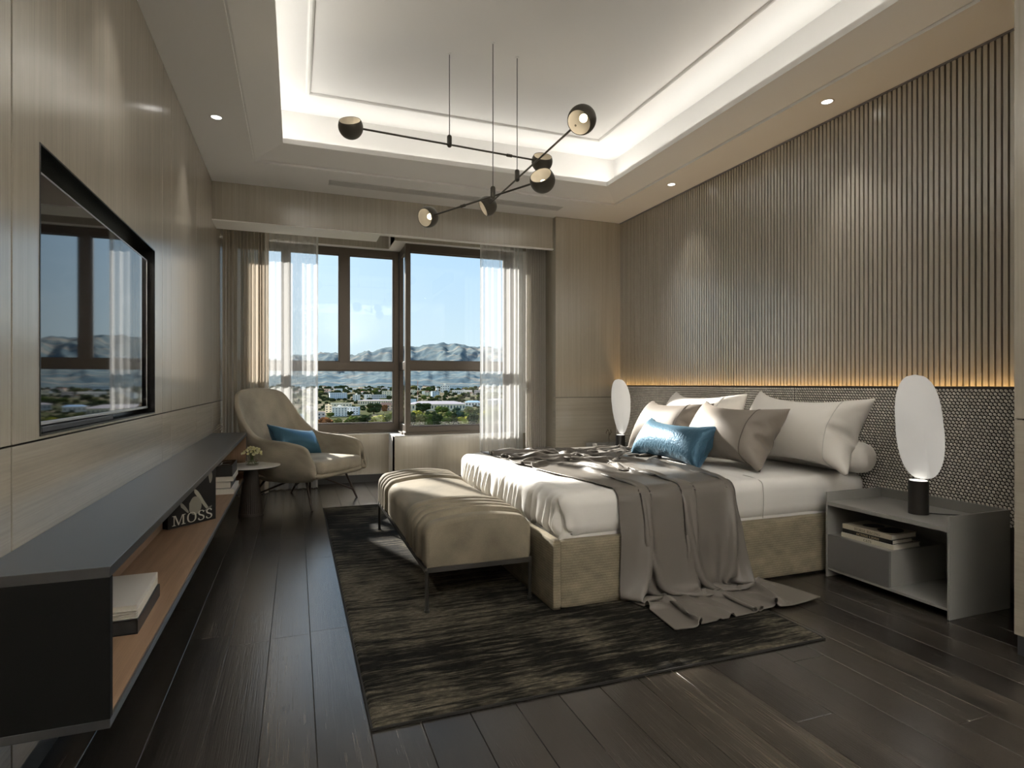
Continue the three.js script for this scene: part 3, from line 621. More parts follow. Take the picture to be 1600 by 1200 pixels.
// pillows: white at the back, taupe in front, one blue
{
  const label = { wr: 'large white pillow leaning on the headboard nearer the front bedside table', wl: 'large white pillow mostly hidden behind the farther taupe pillow', gr: 'taupe pillow with a stitched cuff, nearer the front bedside table', gl: 'taupe pillow with a stitched cuff, next to the far bedside lamp' };
  const white = pillow(0.98, 0.58, { cuff: 0.15, seed: 3, puff: 0.75, crease: 0.02, bend: 0.1 }), white2 = pillow(0.98, 0.58, { cuff: 0.15, seed: 9, puff: 0.75, crease: 0.02, bend: 0.1 });
  const grey = pillow(0.83, 0.53, { cuff: 0.17, seed: 5, puff: 0.75, crease: 0.03, bend: 0.1 }), grey2 = pillow(0.83, 0.53, { cuff: 0.17, seed: 8, puff: 0.75, crease: 0.03, bend: 0.1 });
  const make = (q, mat, seamMat, lab, group, at, tilt, yaw, roll, name = 'pillow') => {
    const t = thing(name, lab, 'pillow', [0, 0, 0], 0, group);
    part(t, 'cover', q.g, mat);
    if (q.seam.length) part(t, 'seam', tube(q.seam, 0.0026, q.seam.length * 2, 5, true), seamMat);
    leaning(t, at, tilt, yaw, roll);
    return t;
  };
  const ws = std('white seam', [0.6, 0.58, 0.54], 0.8);
  make(white, M.whitePillow, ws, label.wr, 'white pillows', [3.16, 0.84, -2.94], 0.46, 0.02, -0.02);
  make(white2, M.whitePillow, ws, label.wl, 'white pillows', [3.16, 0.84, -3.98], 0.44, -0.02, 0.02);
  make(grey, M.greyPillow, M.seam, label.gr, 'taupe pillows', [2.84, 0.80, -3.21], 0.58, 0.06, -0.02);
  make(grey2, M.greyPillow, M.seam, label.gl, 'taupe pillows', [2.88, 0.80, -3.98], 0.58, 0.04, 0.02);
  const blue = pillow(0.84, 0.38, { seed: 12, puff: 0.32, crease: 0.03, bend: 0.12, cell: 0.016 });
  const t = make(blue, M.blueSatinBed, null, 'crinkled blue satin lumbar cushion standing before the taupe pillows', null, [2.60, 0.725, -3.62], 0.6, 0.03, -0.02, 'lumbar_cushion');
  t.userData.category = 'cushion';
  part(t, 'piping', tube(blue.rim, 0.0035, blue.rim.length, 6, true), std('dark blue piping', [0.03, 0.08, 0.14], 0.5));
  const bo = [], prof = [[0, -1.02], [0.03, -1.02], [0.06, -1.012], [0.085, -0.99], [0.098, -0.95], [0.102, -0.85], [0.1, -0.5], [0.102, 0], [0.1, 0.5], [0.102, 0.85], [0.098, 0.95], [0.085, 0.99], [0.06, 1.012], [0.03, 1.02], [0, 1.02]].map(([r, y]) => new THREE.Vector2(r, y));
  const lg = new THREE.LatheGeometry(prof, 40); lg.rotateX(Math.PI / 2);
  { const p = lg.attributes.position; for (let i = 0; i < p.count; i++) { const a = Math.atan2(p.getY(i), p.getX(i)), e = sstep(0.85, 1.0, Math.abs(p.getZ(i))), k = 1 + 0.03 * (fbm(a * 3 + 9, p.getZ(i) * 4, 2) - 0.5) + 0.05 * e * Math.sin(a * 17) * 0.3; p.setXY(i, p.getX(i) * k, p.getY(i) * k); } lg.computeVertexNormals(); }
  const bs = part(scene, 'bolster', lg, M.whitePillow); bs.position.set(3.322, 0.688, -3.62);
  tag(bs, 'white bolster lying along the headboard behind the white pillows', 'bolster');
}
// the throw, dropped over the bed
{
  const nx = 66, ny = 164, W = 1.30, L = 3.42, p = new Float64Array(nx * ny * 3), ru = [], rv = [];
  const path = (s) => { // rest length along -> [z, y, left x, right x]
    const k = [[0, -4.50, 0.67, 1.44, 2.66], [0.65, -4.20, 0.69, 1.48, 2.60], [1.35, -3.75, 0.68, 1.54, 2.52], [1.95, -3.25, 0.66, 1.60, 2.40], [2.40, -2.82, 0.64, 1.63, 2.30], [2.56, -2.645, 0.56, 1.65, 2.30], [3.03, -2.62, 0.10, 1.72, 2.46], [3.14, -2.56, 0.05, 1.72, 2.50], [L, -2.28, 0.045, 1.70, 2.50]];
    let i = 0; while (i + 2 < k.length && k[i + 1][0] < s) i++;
    const t = clamp((s - k[i][0]) / (k[i + 1][0] - k[i][0]), 0, 1);
    return k[i].map((x, j) => lerp(x, k[i + 1][j], t)).slice(1);
  };
  for (let y = 0; y < ny; y++) for (let x = 0; x < nx; x++) {
    const t = x / (nx - 1), s = y / (ny - 1) * L, [z, h, a, b] = path(s), i = 3 * (y * nx + x), narrow = clamp((W - (b - a)) / W, 0, 0.6);
    const fold = Math.sin(t * Math.PI * 2 * 2.6 + 0.6 + 0.5 * Math.sin(s * 2)) , out = s > 2.48 && s < 3.08;
    const lift = 0.13 * Math.sqrt(narrow) * (0.5 + 0.5 * fold) + 0.20 * (fbm(t * 3.2 + 2, s * 3.6, 3) - 0.3) * sstep(2.3, 1.3, s);
    p[i] = lerp(a, b, t + 0.05 * Math.sin(t * Math.PI * 2 * 2.6) * narrow) + 0.03 * (fbm(s * 2, t * 3 + 40, 2) - 0.5);
    p[i + 1] = h + (out ? 0 : Math.max(0, lift)); p[i + 2] = z + (out ? 0.7 * lift : 0) + (s > 3.08 ? 0.12 * (fbm(t * 3, 5, 2) - 0.5) : 0);
    ru.push(t * W); rv.push(s);
  }
  const sd = (P, i, x0, x1, y0, y1, z0, z1, r, gap) => {
    const cx = (x0 + x1) / 2, cy = (y0 + y1) / 2, cz = (z0 + z1) / 2, dx = P[i] - cx, dy = P[i + 1] - cy, dz = P[i + 2] - cz;
    const qx = Math.abs(dx) - (x1 - x0) / 2 + r, qy = Math.abs(dy) - (y1 - y0) / 2 + r, qz = Math.abs(dz) - (z1 - z0) / 2 + r;
    const ax = Math.max(qx, 0), ay = Math.max(qy, 0), az = Math.max(qz, 0), len = Math.hypot(ax, ay, az), d = len + Math.min(Math.max(qx, qy, qz), 0) - r;
    if (d >= gap) return null;
    let nX, nY, nZ;
    if (len > 1e-9) { nX = ax / len * Math.sign(dx); nY = ay / len * Math.sign(dy); nZ = az / len * Math.sign(dz); } else if (qy >= qx && qy >= qz) { nX = 0; nY = Math.sign(dy); nZ = 0; } else if (qz >= qx) { nX = 0; nY = 0; nZ = Math.sign(dz); } else { nX = Math.sign(dx); nY = 0; nZ = 0; }
    return [nX, nY, nZ, gap - d];
  };
  const hit = (P, Q, i, f, h) => {
    if (!h) return;
    P[i] += h[0] * h[3]; P[i + 1] += h[1] * h[3]; P[i + 2] += h[2] * h[3];
    const dx = P[i] - Q[i], dy = P[i + 1] - Q[i + 1], dz = P[i + 2] - Q[i + 2], dn = dx * h[0] + dy * h[1] + dz * h[2];
    P[i] -= (dx - dn * h[0]) * f; P[i + 1] -= (dy - dn * h[1]) * f; P[i + 2] -= (dz - dn * h[2]) * f;
  };
  const collide = (P, Q, i, f) => {
    hit(P, Q, i, f, sd(P, i, BED.x0 + 0.01, BED.x1, 0.3, BED.top + 0.006, BED.z0, BED.z1 + 0.006, 0.06, 0.008));
    hit(P, Q, i, f, sd(P, i, 1.2, 3.43, -0.5, 0.366, -4.7, -2.668, 0.014, 0.01));
    if (P[i + 1] < 0.021) hit(P, Q, i, f, [0, 1, 0, 0.021 - P[i + 1]]);
  };
  relax({ nx, ny, p, ru, rv, links: (add) => gridLinks(nx, ny, add, undefined, 0.08, 0.3), steps: 190, iters: 8, gravity: 6, collide, friction: 0.35, damp: 0.96, self: 0.014 });
  const idx = []; for (let y = 0; y + 1 < ny; y++) for (let x = 0; x + 1 < nx; x++) { const a = y * nx + x, b = a + 1, c = a + nx, d = c + 1; idx.push(a, d, b, a, c, d); }
  // soften the grid once, then give the cloth a thickness
  const sm = Float64Array.from(p);
  for (let y = 1; y + 1 < ny; y++) for (let x = 1; x + 1 < nx; x++) for (let c = 0; c < 3; c++) { const i = 3 * (y * nx + x) + c; sm[i] = 0.5 * p[i] + 0.125 * (p[i - 3] + p[i + 3] + p[i - 3 * nx] + p[i + 3 * nx]); }
  const g = new THREE.BufferGeometry(); g.setAttribute('position', new THREE.Float32BufferAttribute(sm, 3));
  const uv = new Float32Array(nx * ny * 2); for (let i = 0; i < nx * ny; i++) { uv[2 * i] = ru[i]; uv[2 * i + 1] = rv[i]; }
  g.setAttribute('uv', new THREE.BufferAttribute(uv, 2)); g.setIndex(idx); g.computeVertexNormals();
  const m = part(scene, 'throw_blanket', g, M.throw);
  tag(m, 'grey brown satin throw crumpled across the bed and trailing onto the floor', 'throw');
  const rim = []; for (let x = 0; x < nx; x++) rim.push(x); for (let y = 1; y < ny; y++) rim.push(y * nx + nx - 1); for (let x = nx - 2; x >= 0; x--) rim.push((ny - 1) * nx + x); for (let y = ny - 2; y > 0; y--) rim.push(y * nx);
  part(m, 'hem', tube(rim.map((i) => [sm[3 * i], sm[3 * i + 1], sm[3 * i + 2]]), 0.0028, rim.length * 2, 5, true), M.throw);
}

// ================================================================ HEADBOARD with a warm light behind its top edge
{
  const hb = thing('headboard', 'long woven taupe headboard of wide panels along the slatted wall', 'headboard', [3.44, 0, -3.75]);
  const back = std('headboard board', [0.05, 0.042, 0.035], 0.85), strand = std('woven taupe cord', [0.66, 0.615, 0.555], 0.5, { sheen: 0.3, sheenColor: rgb(0.6, 0.58, 0.55) });
  const cuts = [-5.855, -5.06, -4.18, -3.30, -2.42, SLAT_END - 0.004], grain = new THREE.IcosahedronGeometry(1, 1);
  const px = 0.0205, py = 0.0178;
  for (let i = 0; i + 1 < cuts.length; i++) {
    const a = cuts[i] + 0.0025, b = cuts[i + 1] - 0.0025;
    const p = part(hb, 'panel', box(3.444, 3.462, 0.10, 1.137, a, b, 'y', 0.003), back); p.position.set(-3.44, 0, 3.75);
    const mats = [], q = new THREE.Quaternion(), e = new THREE.Euler(), s = V(0.0075, 0.0098, 0.0064), c = [];
    for (let r = 0; ; r++) {
      const y = 0.42 + r * py; if (y > 1.130) break;
      for (let k = -1; ; k++) {
        const z = a + 0.008 + k * px + ((r * 0.36) % 1) * px; if (z > b - 0.010) break; if (z < a + 0.010) continue;
        e.set(-0.72, 0, 0); q.setFromEuler(e);
        mats.push(new THREE.Matrix4().compose(V(3.4425, y, z), q, s)); c.push(0.86 + 0.28 * hash(r & 255, (k + 40 * i) & 255));
      }
      for (const z of [a + 0.0085, b - 0.0085]) { e.set(-0.72, 0, 0); q.setFromEuler(e); mats.push(new THREE.Matrix4().compose(V(3.4425, y, z), q, s)); c.push(1); }
    }
    const im = new THREE.InstancedMesh(grain, strand, mats.length); mats.forEach((m, k) => { im.setMatrixAt(k, m); im.setColorAt(k, rgb(c[k], c[k], c[k])); });
    im.name = numbered('weave'); im.userData.kind = 'stuff'; shadows(im); p.add(im);
  }
  const glow = std('warm light strip', [0.9, 0.7, 0.4], 0.5, { emissive: rgb(1, 0.6, 0.2), emissiveIntensity: 1.2 });
  const s = thing('headboard_light_strip', 'warm amber light strip hidden behind the headboard top', 'light strip', [0, 0, 0]);
  part(s, 'light_strip', box(3.470, 3.486, 1.085, 1.093, -5.85, SLAT_END - 0.01, 'z'), glow);
  part(s, 'light_channel', [box(3.463, 3.4985, 1.07, 1.0845, -5.85, SLAT_END - 0.01, 'z')], M.black);
  const l = new THREE.RectAreaLight(rgb(1, 0.60, 0.21), HEADLED, 0.014, 4.24); l.name = 'headboard_light'; l.position.set(3.478, 1.095, -3.72); l.rotation.set(Math.PI / 2, 0, 0); scene.add(l);
}

// ================================================================ TELEVISION and WALL CABINET
{
  const t = thing('television', 'flat black television let into the left veneer wall', 'television', [XL - 0.05, 1.43, -2.88]);
  const put = (m) => { m.position.set(-(XL - 0.05), -1.43, 2.88); return m; };
  const n = NICHE, X = XL - 0.04;
  const nb = std('black niche lining', [0.010, 0.010, 0.010], 0.25, { ior: 1.5 });
  put(part(t, 'niche_lining', [box(XL - 0.075, XL - 0.07, n.y0, n.y1, n.z0, n.z1), box(XL - 0.07, XL + 0.002, n.y1 - 0.006, n.y1, n.z0, n.z1), box(XL - 0.07, XL + 0.002, n.y0, n.y0 + 0.006, n.z0, n.z1), box(XL - 0.07, XL + 0.002, n.y0 + 0.006, n.y1 - 0.006, n.z0, n.z0 + 0.006), box(XL - 0.07, XL + 0.002, n.y0 + 0.006, n.y1 - 0.006, n.z1 - 0.006, n.z1)], nb));
  const z0 = -3.592, z1 = -2.150, y0 = 1.022, y1 = 1.812;
  put(part(t, 'cabinet_back', box(XL - 0.069, X + 0.008, y0, y1, z0, z1, 'y', 0.004), M.black));
  const sc = put(part(t, 'screen', box(X + 0.0085, X + 0.0115, y0 + 0.012, y1 - 0.006, z0 + 0.008, z1 - 0.008), M.screen));
  put(part(t, 'bezel', [box(X + 0.004, X + 0.016, y0 - 0.001, y0 + 0.011, z0, z1, 'z', 0.002), box(X + 0.004, X + 0.014, y1 - 0.006, y1, z0, z1, 'z', 0.002), box(X + 0.004, X + 0.014, y0 + 0.011, y1 - 0.006, z0, z0 + 0.007, 'y', 0.002), box(X + 0.004, X + 0.014, y0 + 0.011, y1 - 0.006, z1 - 0.007, z1, 'y', 0.002)], M.silver));
  put(part(t, 'speaker_bar', box(XL - 0.069, XL - 0.012, n.y0 + 0.0065, y0 - 0.004, -2.92, -2.18, 'z', 0.003), std('speaker cloth', [0.03, 0.032, 0.036], 0.5)));
}
const CAB = { x0: XL + 0.001, x1: -0.43, y0: 0.302, y1: 0.700, z0: -5.94, z1: -1.689 };
{
  const c = thing('wall_cabinet', 'long wall-hung anthracite cabinet, open in front with an oak lining', 'cabinet', [-0.575, 0.302, -3.8]);
  const put = (m) => { m.position.set(0.575, -0.302, 3.8); return m; }, t = 0.03, k = CAB;
  put(part(c, 'top', box(k.x0, k.x1, k.y1 - 0.026, k.y1, k.z0, k.z1, 'z', 0.0015), M.lacquer));
  put(part(c, 'bottom', box(k.x0, k.x1, k.y0, k.y0 + 0.022, k.z0, k.z1, 'z', 0.0015), M.lacquer));
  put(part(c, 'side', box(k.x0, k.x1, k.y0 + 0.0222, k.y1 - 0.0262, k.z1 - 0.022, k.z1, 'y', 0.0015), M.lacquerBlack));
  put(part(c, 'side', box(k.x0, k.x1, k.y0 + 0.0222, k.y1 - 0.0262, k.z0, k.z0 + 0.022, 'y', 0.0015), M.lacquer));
  put(part(c, 'shelf_lining', box(k.x0 + 0.01, k.x1 - 0.006, k.y0 + 0.0222, k.y0 + 0.0275, k.z0 + 0.0222, k.z1 - 0.0222, 'z'), M.oak));
  put(part(c, 'back_lining', box(k.x0, k.x0 + 0.0098, k.y0 + 0.0222, k.y1 - 0.0262, k.z0 + 0.0222, k.z1 - 0.0222, 'z'), M.oak));
  for (const eg of [box(k.x0 + 0.01, k.x1 - 0.006, k.y0 + 0.0276, k.y1 - 0.0262, k.z0 + 0.0222, k.z0 + 0.0262, 'y'), box(k.x0 + 0.01, k.x1 - 0.006, k.y0 + 0.0276, k.y1 - 0.0262, k.z1 - 0.0262, k.z1 - 0.0222, 'y')]) put(part(c, 'end_lining', eg, M.oak));
}
const SHELF = CAB.y0 + 0.0276;
// ---- books. Local: spine along +z' at x' = 0 (front), depth to -x', flat on its back at y' = 0
function book(name, label, group, w, d, h, cover, { pages = M.paper, art = null, artMat = null } = {}) {
  const b = thing(name, label, 'book', [0, 0, 0], 0, group);
  const t = 0.003;
  part(b, 'cover', [box(-d, 0, 0, t, -w / 2, w / 2, 'z', 0.0008), box(-d, 0, h - t, h, -w / 2, w / 2, 'z', 0.0008), box(-t, 0, t, h - t, -w / 2, w / 2, 'z')], cover);
  part(b, 'page_block', box(-d + 0.004, -t, t, h - t, -w / 2 + 0.003, w / 2 - 0.003, 'z'), pages);
  return b;
}
function printed(w, h, px, draw) { // a flat print of w x h metres
  const c = document.createElement('canvas'); c.width = px; c.height = Math.max(16, Math.round(px * h / w));
  const g = c.getContext('2d'); draw(g, c.width, c.height);
  const t = new THREE.CanvasTexture(c); t.colorSpace = THREE.SRGBColorSpace; t.magFilter = THREE.LinearFilter;
  return std('printed paper', [1, 1, 1], 0.5, { map: t });
}
function plate(w, h) { return new THREE.PlaneGeometry(w, h); }
const whiteCover = std('white book cover', [0.68, 0.66, 0.62], 0.5), blackCover = std('black book cover', [0.010, 0.010, 0.011], 0.35), creamCover = std('cream book cover', [0.6, 0.57, 0.5], 0.5);
{ // near pair lying in the cabinet
  const b1 = book('book', 'black hardback lying under a white book at the near end of the cabinet', null, 0.37, 0.205, 0.047, blackCover, { pages: std('black page edges', [0.02, 0.02, 0.02], 0.6) });
  b1.position.set(-0.492, SHELF, -2.405); b1.rotation.y = 0.02;
  const b2 = book('book', 'thick white book lying on a black hardback at the near end of the cabinet', null, 0.36, 0.20, 0.046, whiteCover);
  b2.position.set(-0.498, SHELF + 0.0475, -2.41); b2.rotation.y = 0.03;
  const fan = [];
  for (let i = 0; i < 4; i++) { const s = squareBar([-0.098, 0.008 + i * 0.007, -0.165], [-0.098, 0.004 + i * 0.008, 0.183], 0.203, 0.0009); fan.push(s); }
  part(b2, 'loose_pages', fan, M.paper);
}
{ // a book standing with its cover to the room
  const h = 0.325, w = 0.305, d = 0.048;
  const b = thing('book', 'large black picture book lettered MOSS standing upright in the cabinet', 'book', [-0.568, SHELF, -3.848], Math.PI / 4);
  part(b, 'cover', [box(-w / 2, w / 2, 0, h, -0.003, 0, 'y', 0.001), box(-w / 2, w / 2, 0, h, -d, -d + 0.003, 'y', 0.001), box(-w / 2, -w / 2 + 0.003, 0, h, -d + 0.003, -0.003, 'y')], blackCover);
  part(b, 'page_block', box(-w / 2 + 0.003, w / 2 - 0.004, 0.004, h - 0.004, -d + 0.003, -0.003), M.paper);
  const art = printed(w, h, 512, (g, W, H) => {
    g.fillStyle = '#0b0b0c'; g.fillRect(0, 0, W, H);
    const blob = (pts, f) => { g.fillStyle = f; g.beginPath(); pts.forEach(([x, y], i) => i ? g.quadraticCurveTo(pts[i - 1][0] * W, pts[i - 1][1] * H, (pts[i - 1][0] + x) / 2 * W, (pts[i - 1][1] + y) / 2 * H) : g.moveTo(x * W, y * H)); g.closePath(); g.fill(); };
    blob([[0.52, 0.36], [0.62, 0.42], [0.74, 0.62], [0.86, 0.78], [0.80, 0.80], [0.66, 0.62], [0.56, 0.48], [0.5, 0.4]], '#a29f92');
    blob([[0.42, 0.62], [0.5, 0.5], [0.62, 0.52], [0.7, 0.66], [0.66, 0.8], [0.54, 0.86], [0.44, 0.8], [0.40, 0.7]], '#8f8d82');
    blob([[0.22, 0.56], [0.3, 0.6], [0.42, 0.76], [0.4, 0.8], [0.3, 0.7], [0.2, 0.62]], '#9a978c');
    blob([[0.72, 0.82], [0.82, 0.76], [0.93, 0.72], [0.9, 0.78], [0.8, 0.84]], '#6f6e68');
    blob([[0.82, 0.1], [0.9, 0.06], [0.94, 0.2], [0.88, 0.34], [0.84, 0.24]], '#8a887f');
    g.fillStyle = '#c9c7bd'; g.font = `${Math.round(H * 0.24)}px serif`; g.textBaseline = 'alphabetic';
    g.save(); g.translate(W * 0.06, H * 0.965); g.scale(W * 0.88 / g.measureText('MOSS').width, 1.05); g.fillText('MOSS', 0, 0); g.restore();
  });
  const p = part(b, 'cover_print', plate(w - 0.004, h - 0.004), art); p.position.set(0, h / 2, 0.0006);
}
{ // stack beyond it
  const z = -5.0, cx = -0.437;
  const ds = [['white paperback, lowest of the far stack in the cabinet', 0.40, 0.255, 0.038, whiteCover], ['thick black book second from the bottom of the far cabinet stack', 0.37, 0.245, 0.054, blackCover], ['cream book under the top black book of the far cabinet stack', 0.385, 0.25, 0.036, creamCover], ['thick glossy black book with white swirls on top of the far cabinet stack', 0.375, 0.245, 0.08, blackCover]];
  let y = SHELF;
  ds.forEach(([l, w, d, h, c], i) => { const b = book('book', l, null, w, d, h, c, { pages: c === blackCover && i === 3 ? std('dark page edges', [0.02, 0.02, 0.02], 0.5) : M.paper }); b.position.set(cx - [0, 0.022, 0.006, 0.012][i], y, z + [0, -0.012, 0.0, 0.006][i]); y += h + 0.0006;
    if (i === 3) { const p = part(b, 'cover_print', plate(d - 0.01, w - 0.01), printed(d, w, 256, (g, W, H) => { g.fillStyle = '#08080a'; g.fillRect(0, 0, W, H); g.strokeStyle = '#d8d8d4'; g.lineWidth = W * 0.045; g.beginPath(); g.moveTo(W * 0.1, H * 0.9); g.bezierCurveTo(W * 0.5, H * 0.7, W * 0.3, H * 0.5, W * 0.95, H * 0.85); g.moveTo(W * 0.6, H * 0.95); g.bezierCurveTo(W * 0.8, H * 0.6, W * 0.4, H * 0.4, W * 0.9, H * 0.2); g.stroke(); })); p.rotation.x = -Math.PI / 2; p.position.set(-d / 2, h + 0.0006, 0); p.material.roughness = 0.15; } });
}

// ================================================================ BENCH at the foot of the bed
{
  const b = thing('bench', 'taupe suede bench with piped channels and thin metal legs at the bed foot', 'bench', [0.885, 0, -3.745]);
  const x0 = -0.28, x1 = 0.28, z0 = -0.885, z1 = 0.885, yb = 0.238;
  const cuts = [0.105, 0.20, 0.295, 0.39, 0.50].flatMap((d) => [z1 - d, z0 + d]);
  const nT = 96, nZ = 620;
  const loop = (t) => { // unit cross-section, left bottom -> over the top -> right bottom
    const side = 0.20, hw = 0.28, top = 2 * hw, total = side * 2 + top; let s = t * total;
    if (s < side) return [x0, yb + s, -1, 0];
    if (s < side + top) { const a = s - side - hw; return [a, yb + side + 0.035 * (1 - (a / hw) ** 2), 0, 1]; }
    return [x1, yb + side - (s - side - top), 1, 0];
  };
  const g = sheet((u, v) => {
    const z = lerp(z0, z1, v), e = 0.055;
    let [x, y, nx, ny] = loop(u);
    // rounded long edges
    const cx = clamp(x, x0 + e, x1 - e), top = yb + 0.2 + 0.035 * (1 - (clamp(x, x0, x1) / 0.28) ** 2), cy = Math.min(y, top - e), dx = x - cx, dy = y - cy, L = Math.hypot(dx, dy);
    if (L > 1e-6 && Math.abs(dx) > 1e-6 && dy > 1e-6) { x = cx + dx / L * e; y = cy + dy / L * e; nx = dx / L; ny = dy / L; }
    let d = 0;
    for (const c of cuts) d = Math.max(d, Math.exp(-(((z - c) / 0.011) ** 2)));
    const zone = (z > z1 - 0.5 && z < z1 - 0.105) || (z < z0 + 0.5 && z > z0 + 0.105) ? 1 : 0;
    let o = 0.006 - 0.044 * d;
    if (zone) { const e = z > 0 ? z1 - z : z - z0; for (const [a, c] of [[0.105, 0.20], [0.20, 0.295], [0.295, 0.39], [0.39, 0.50]]) if (e >= a && e <= c) { const q = Math.abs((2 * (e - a)) / (c - a) - 1); o = 0.006 + 0.018 * (1 - q * q) - 0.05 * Math.pow(q, 7); } }
    const low = sstep(0, 0.02, y - yb);
    x += nx * o * low; y += ny * o;
    // rounded ends
    const k = Math.max(0, (Math.abs(z) - (z1 - 0.03)) / 0.03), in_ = 0.022 * (1 - Math.sqrt(Math.max(0, 1 - k * k)));
    x *= 1 - in_ / 0.28; y = yb + (y - yb) * (1 - in_ / 0.235);
    return [x, y, z];
  }, nT, nZ, 0.96, 1.77);
  // close the two ends with slightly swelling faces
  const cap = (dir) => { const in_ = 0.022, e = 0.055, X = (x1 + 0.006) * (1 - in_ / 0.28); return sheet((u, w) => {
    const x = (u * 2 - 1) * X, full = clamp(x / X * x1, x0, x1), cx = clamp(full, x0 + e, x1 - e), dx = full - cx, top = yb + 0.2 + 0.035 * (1 - (full / 0.28) ** 2) - e + Math.sqrt(Math.max(0, e * e - dx * dx));
    return [x, yb + (top + 0.006 - yb) * (1 - in_ / 0.235) * w, dir * (z1 + 0.010 * Math.sin(Math.PI * w) * (1 - Math.pow(Math.abs(u * 2 - 1), 4)))];
  }, 48, 16, 0.56, 0.24); };
  part(b, 'seat_cushion', [g, cap(-1), cap(1)], M.suede);
  part(b, 'cushion_base', box(x0 + 0.005, x1 - 0.005, yb - 0.006, yb + 0.006, z0 + 0.005, z1 - 0.005), M.suede);
  const metal = std('gunmetal tube', [0.16, 0.155, 0.15], 0.28, { metalness: 0.85 });
  const r = 0.011, y = 0.222, X0 = x0 + 0.004, X1 = x1 - 0.004, Z0 = z0 + 0.004, Z1 = z1 - 0.004;
  part(b, 'frame', [squareBar([X0, y, Z0], [X0, y, Z1], 0.022, 0.022), squareBar([X1, y, Z0], [X1, y, Z1], 0.022, 0.022), squareBar([X0, y, Z0], [X1, y, Z0], 0.022, 0.022), squareBar([X0, y, Z1], [X1, y, Z1], 0.022, 0.022)], metal);
  for (const [x, z] of [[X0, Z0], [X1, Z0], [X0, Z1], [X1, Z1]]) { part(b, 'leg', [bar([x, 0.024, z], [x, y, z], 0.0095, 14), bar([x, 0.014, z], [x, 0.026, z], 0.013, 14)], metal); }
}

// ================================================================ RUG
{
  const x0 = 0.235, x1 = 2.23, z0 = -5.63, z1 = -1.97;
  const rugT = tex(1024, 2048, 2.0, 3.66, (x, y) => {
    const big = fbm(x * 4 + 5, y * 9 + 2, 3, 4, 9), streak = fbm(x * 10, y * 240, 3, 10, 240), fine = fbm(x * 36, y * 640, 2, 36, 640), thread = vnoise(x * 110, y * 500, 110, 500), pile = vnoise(x * 500, y * 700, 500, 700), cross = fbm(x * 16 + 3, y * 12, 4, 16, 12);
    const dark = sstep(0.34, 0.60, 0.34 * big + 0.30 * streak + 0.24 * fine + 0.20 * cross - 0.03), fleck = 0.35 + 0.75 * thread * (0.6 + 0.8 * pile) + 0.5 * fine;
    const a = [0.12, 0.106, 0.078], b = [0.0075, 0.0068, 0.0055];
    return [0, 1, 2].map((c) => lerp(a[c], b[c], dark) * fleck);
  });
  const rugB = tex(1024, 1024, 0.5, 0.5, (x, y) => 0.5 * vnoise(x * 128, y * 256, 128, 256) + 0.5 * vnoise(x * 300, y * 300, 300, 300), false);
  const mat = std('distressed olive and black pile', [1, 1, 1], 0.92, { map: rugT, bumpMap: rugB, bumpScale: 0.004, specularIntensity: 0.3 });
  const g = sheet((u, v) => { const x = lerp(x0, x1, u), z = lerp(z1, z0, v), e = Math.min(u * (x1 - x0), (1 - u) * (x1 - x0), v * (z1 - z0), (1 - v) * (z1 - z0)); return [x, 0.004 + 0.009 * sstep(0, 0.012, e) + 0.001 * (fbm(x * 9, z * 9, 2) - 0.5), z]; }, 160, 240, x1 - x0, z1 - z0);
  const r = part(scene, 'rug', g, mat);
  tag(r, 'dark distressed olive and black rug under the bench and bed', 'rug');
  const bind = std('black rug binding', [0.012, 0.011, 0.010], 0.9);
  part(r, 'edge_binding', [box(x0 - 0.004, x1 + 0.004, 0.0005, 0.009, z1 - 0.004, z1 + 0.004, 'x', 0.002), box(x0 - 0.004, x1 + 0.004, 0.0005, 0.009, z0 - 0.004, z0 + 0.004, 'x', 0.002), box(x0 - 0.004, x0 + 0.004, 0.0005, 0.009, z0, z1, 'z', 0.002), box(x1 - 0.004, x1 + 0.004, 0.0005, 0.009, z0, z1, 'z', 0.002)], bind);
}

// ================================================================ BEDSIDE TABLES, LAMPS, BOOKS
function nightstand(label) { // local: front at x = 0 facing -x, near side at +z
  const n = thing('bedside_table', label, 'bedside table', [0, 0, 0], 0, 'bedside tables');
  const D = 0.46, hw = 0.353, t = 0.012;
  part(n, 'side_panel', box(0, D, 0.0, 0.505, hw - t, hw, 'y', 0.002), M.graphite);
  part(n, 'side_panel', box(0, D, 0.0, 0.505, -hw, -hw + t, 'y', 0.002), M.graphite);
  part(n, 'top', box(0.001, D - t, 0.426, 0.449, -hw + t + 0.0005, hw - t - 0.0005, 'z', 0.002), M.graphite);
  part(n, 'back_panel', box(D - t, D, 0.03, 0.505, -hw + t + 0.0005, hw - t - 0.0005, 'z', 0.002), M.graphite);
  part(n, 'bottom_shelf', box(0.003, D - t, 0.042, 0.055, -hw + t + 0.0005, hw - t - 0.0005, 'z', 0.0015), M.graphite);
  const dz = 0.043;
  part(n, 'drawer_box', box(0.018, D - t - 0.001, 0.056, 0.252, -hw + t + 0.001, dz, 'z', 0.002), M.graphite);
  part(n, 'drawer_front', box(0.001, 0.0175, 0.058, 0.252, -hw + t + 0.001, dz, 'z', 0.002), M.drawer);
  return n;
}
const ns = nightstand('grey open bedside table holding books, front right of the bed');
ns.position.set(2.975, 0, -2.267);
const ns2 = copyOf(ns, [2.975, 0, -5.35], 0, 'grey bedside table mostly hidden behind the bed, by the far lamp');
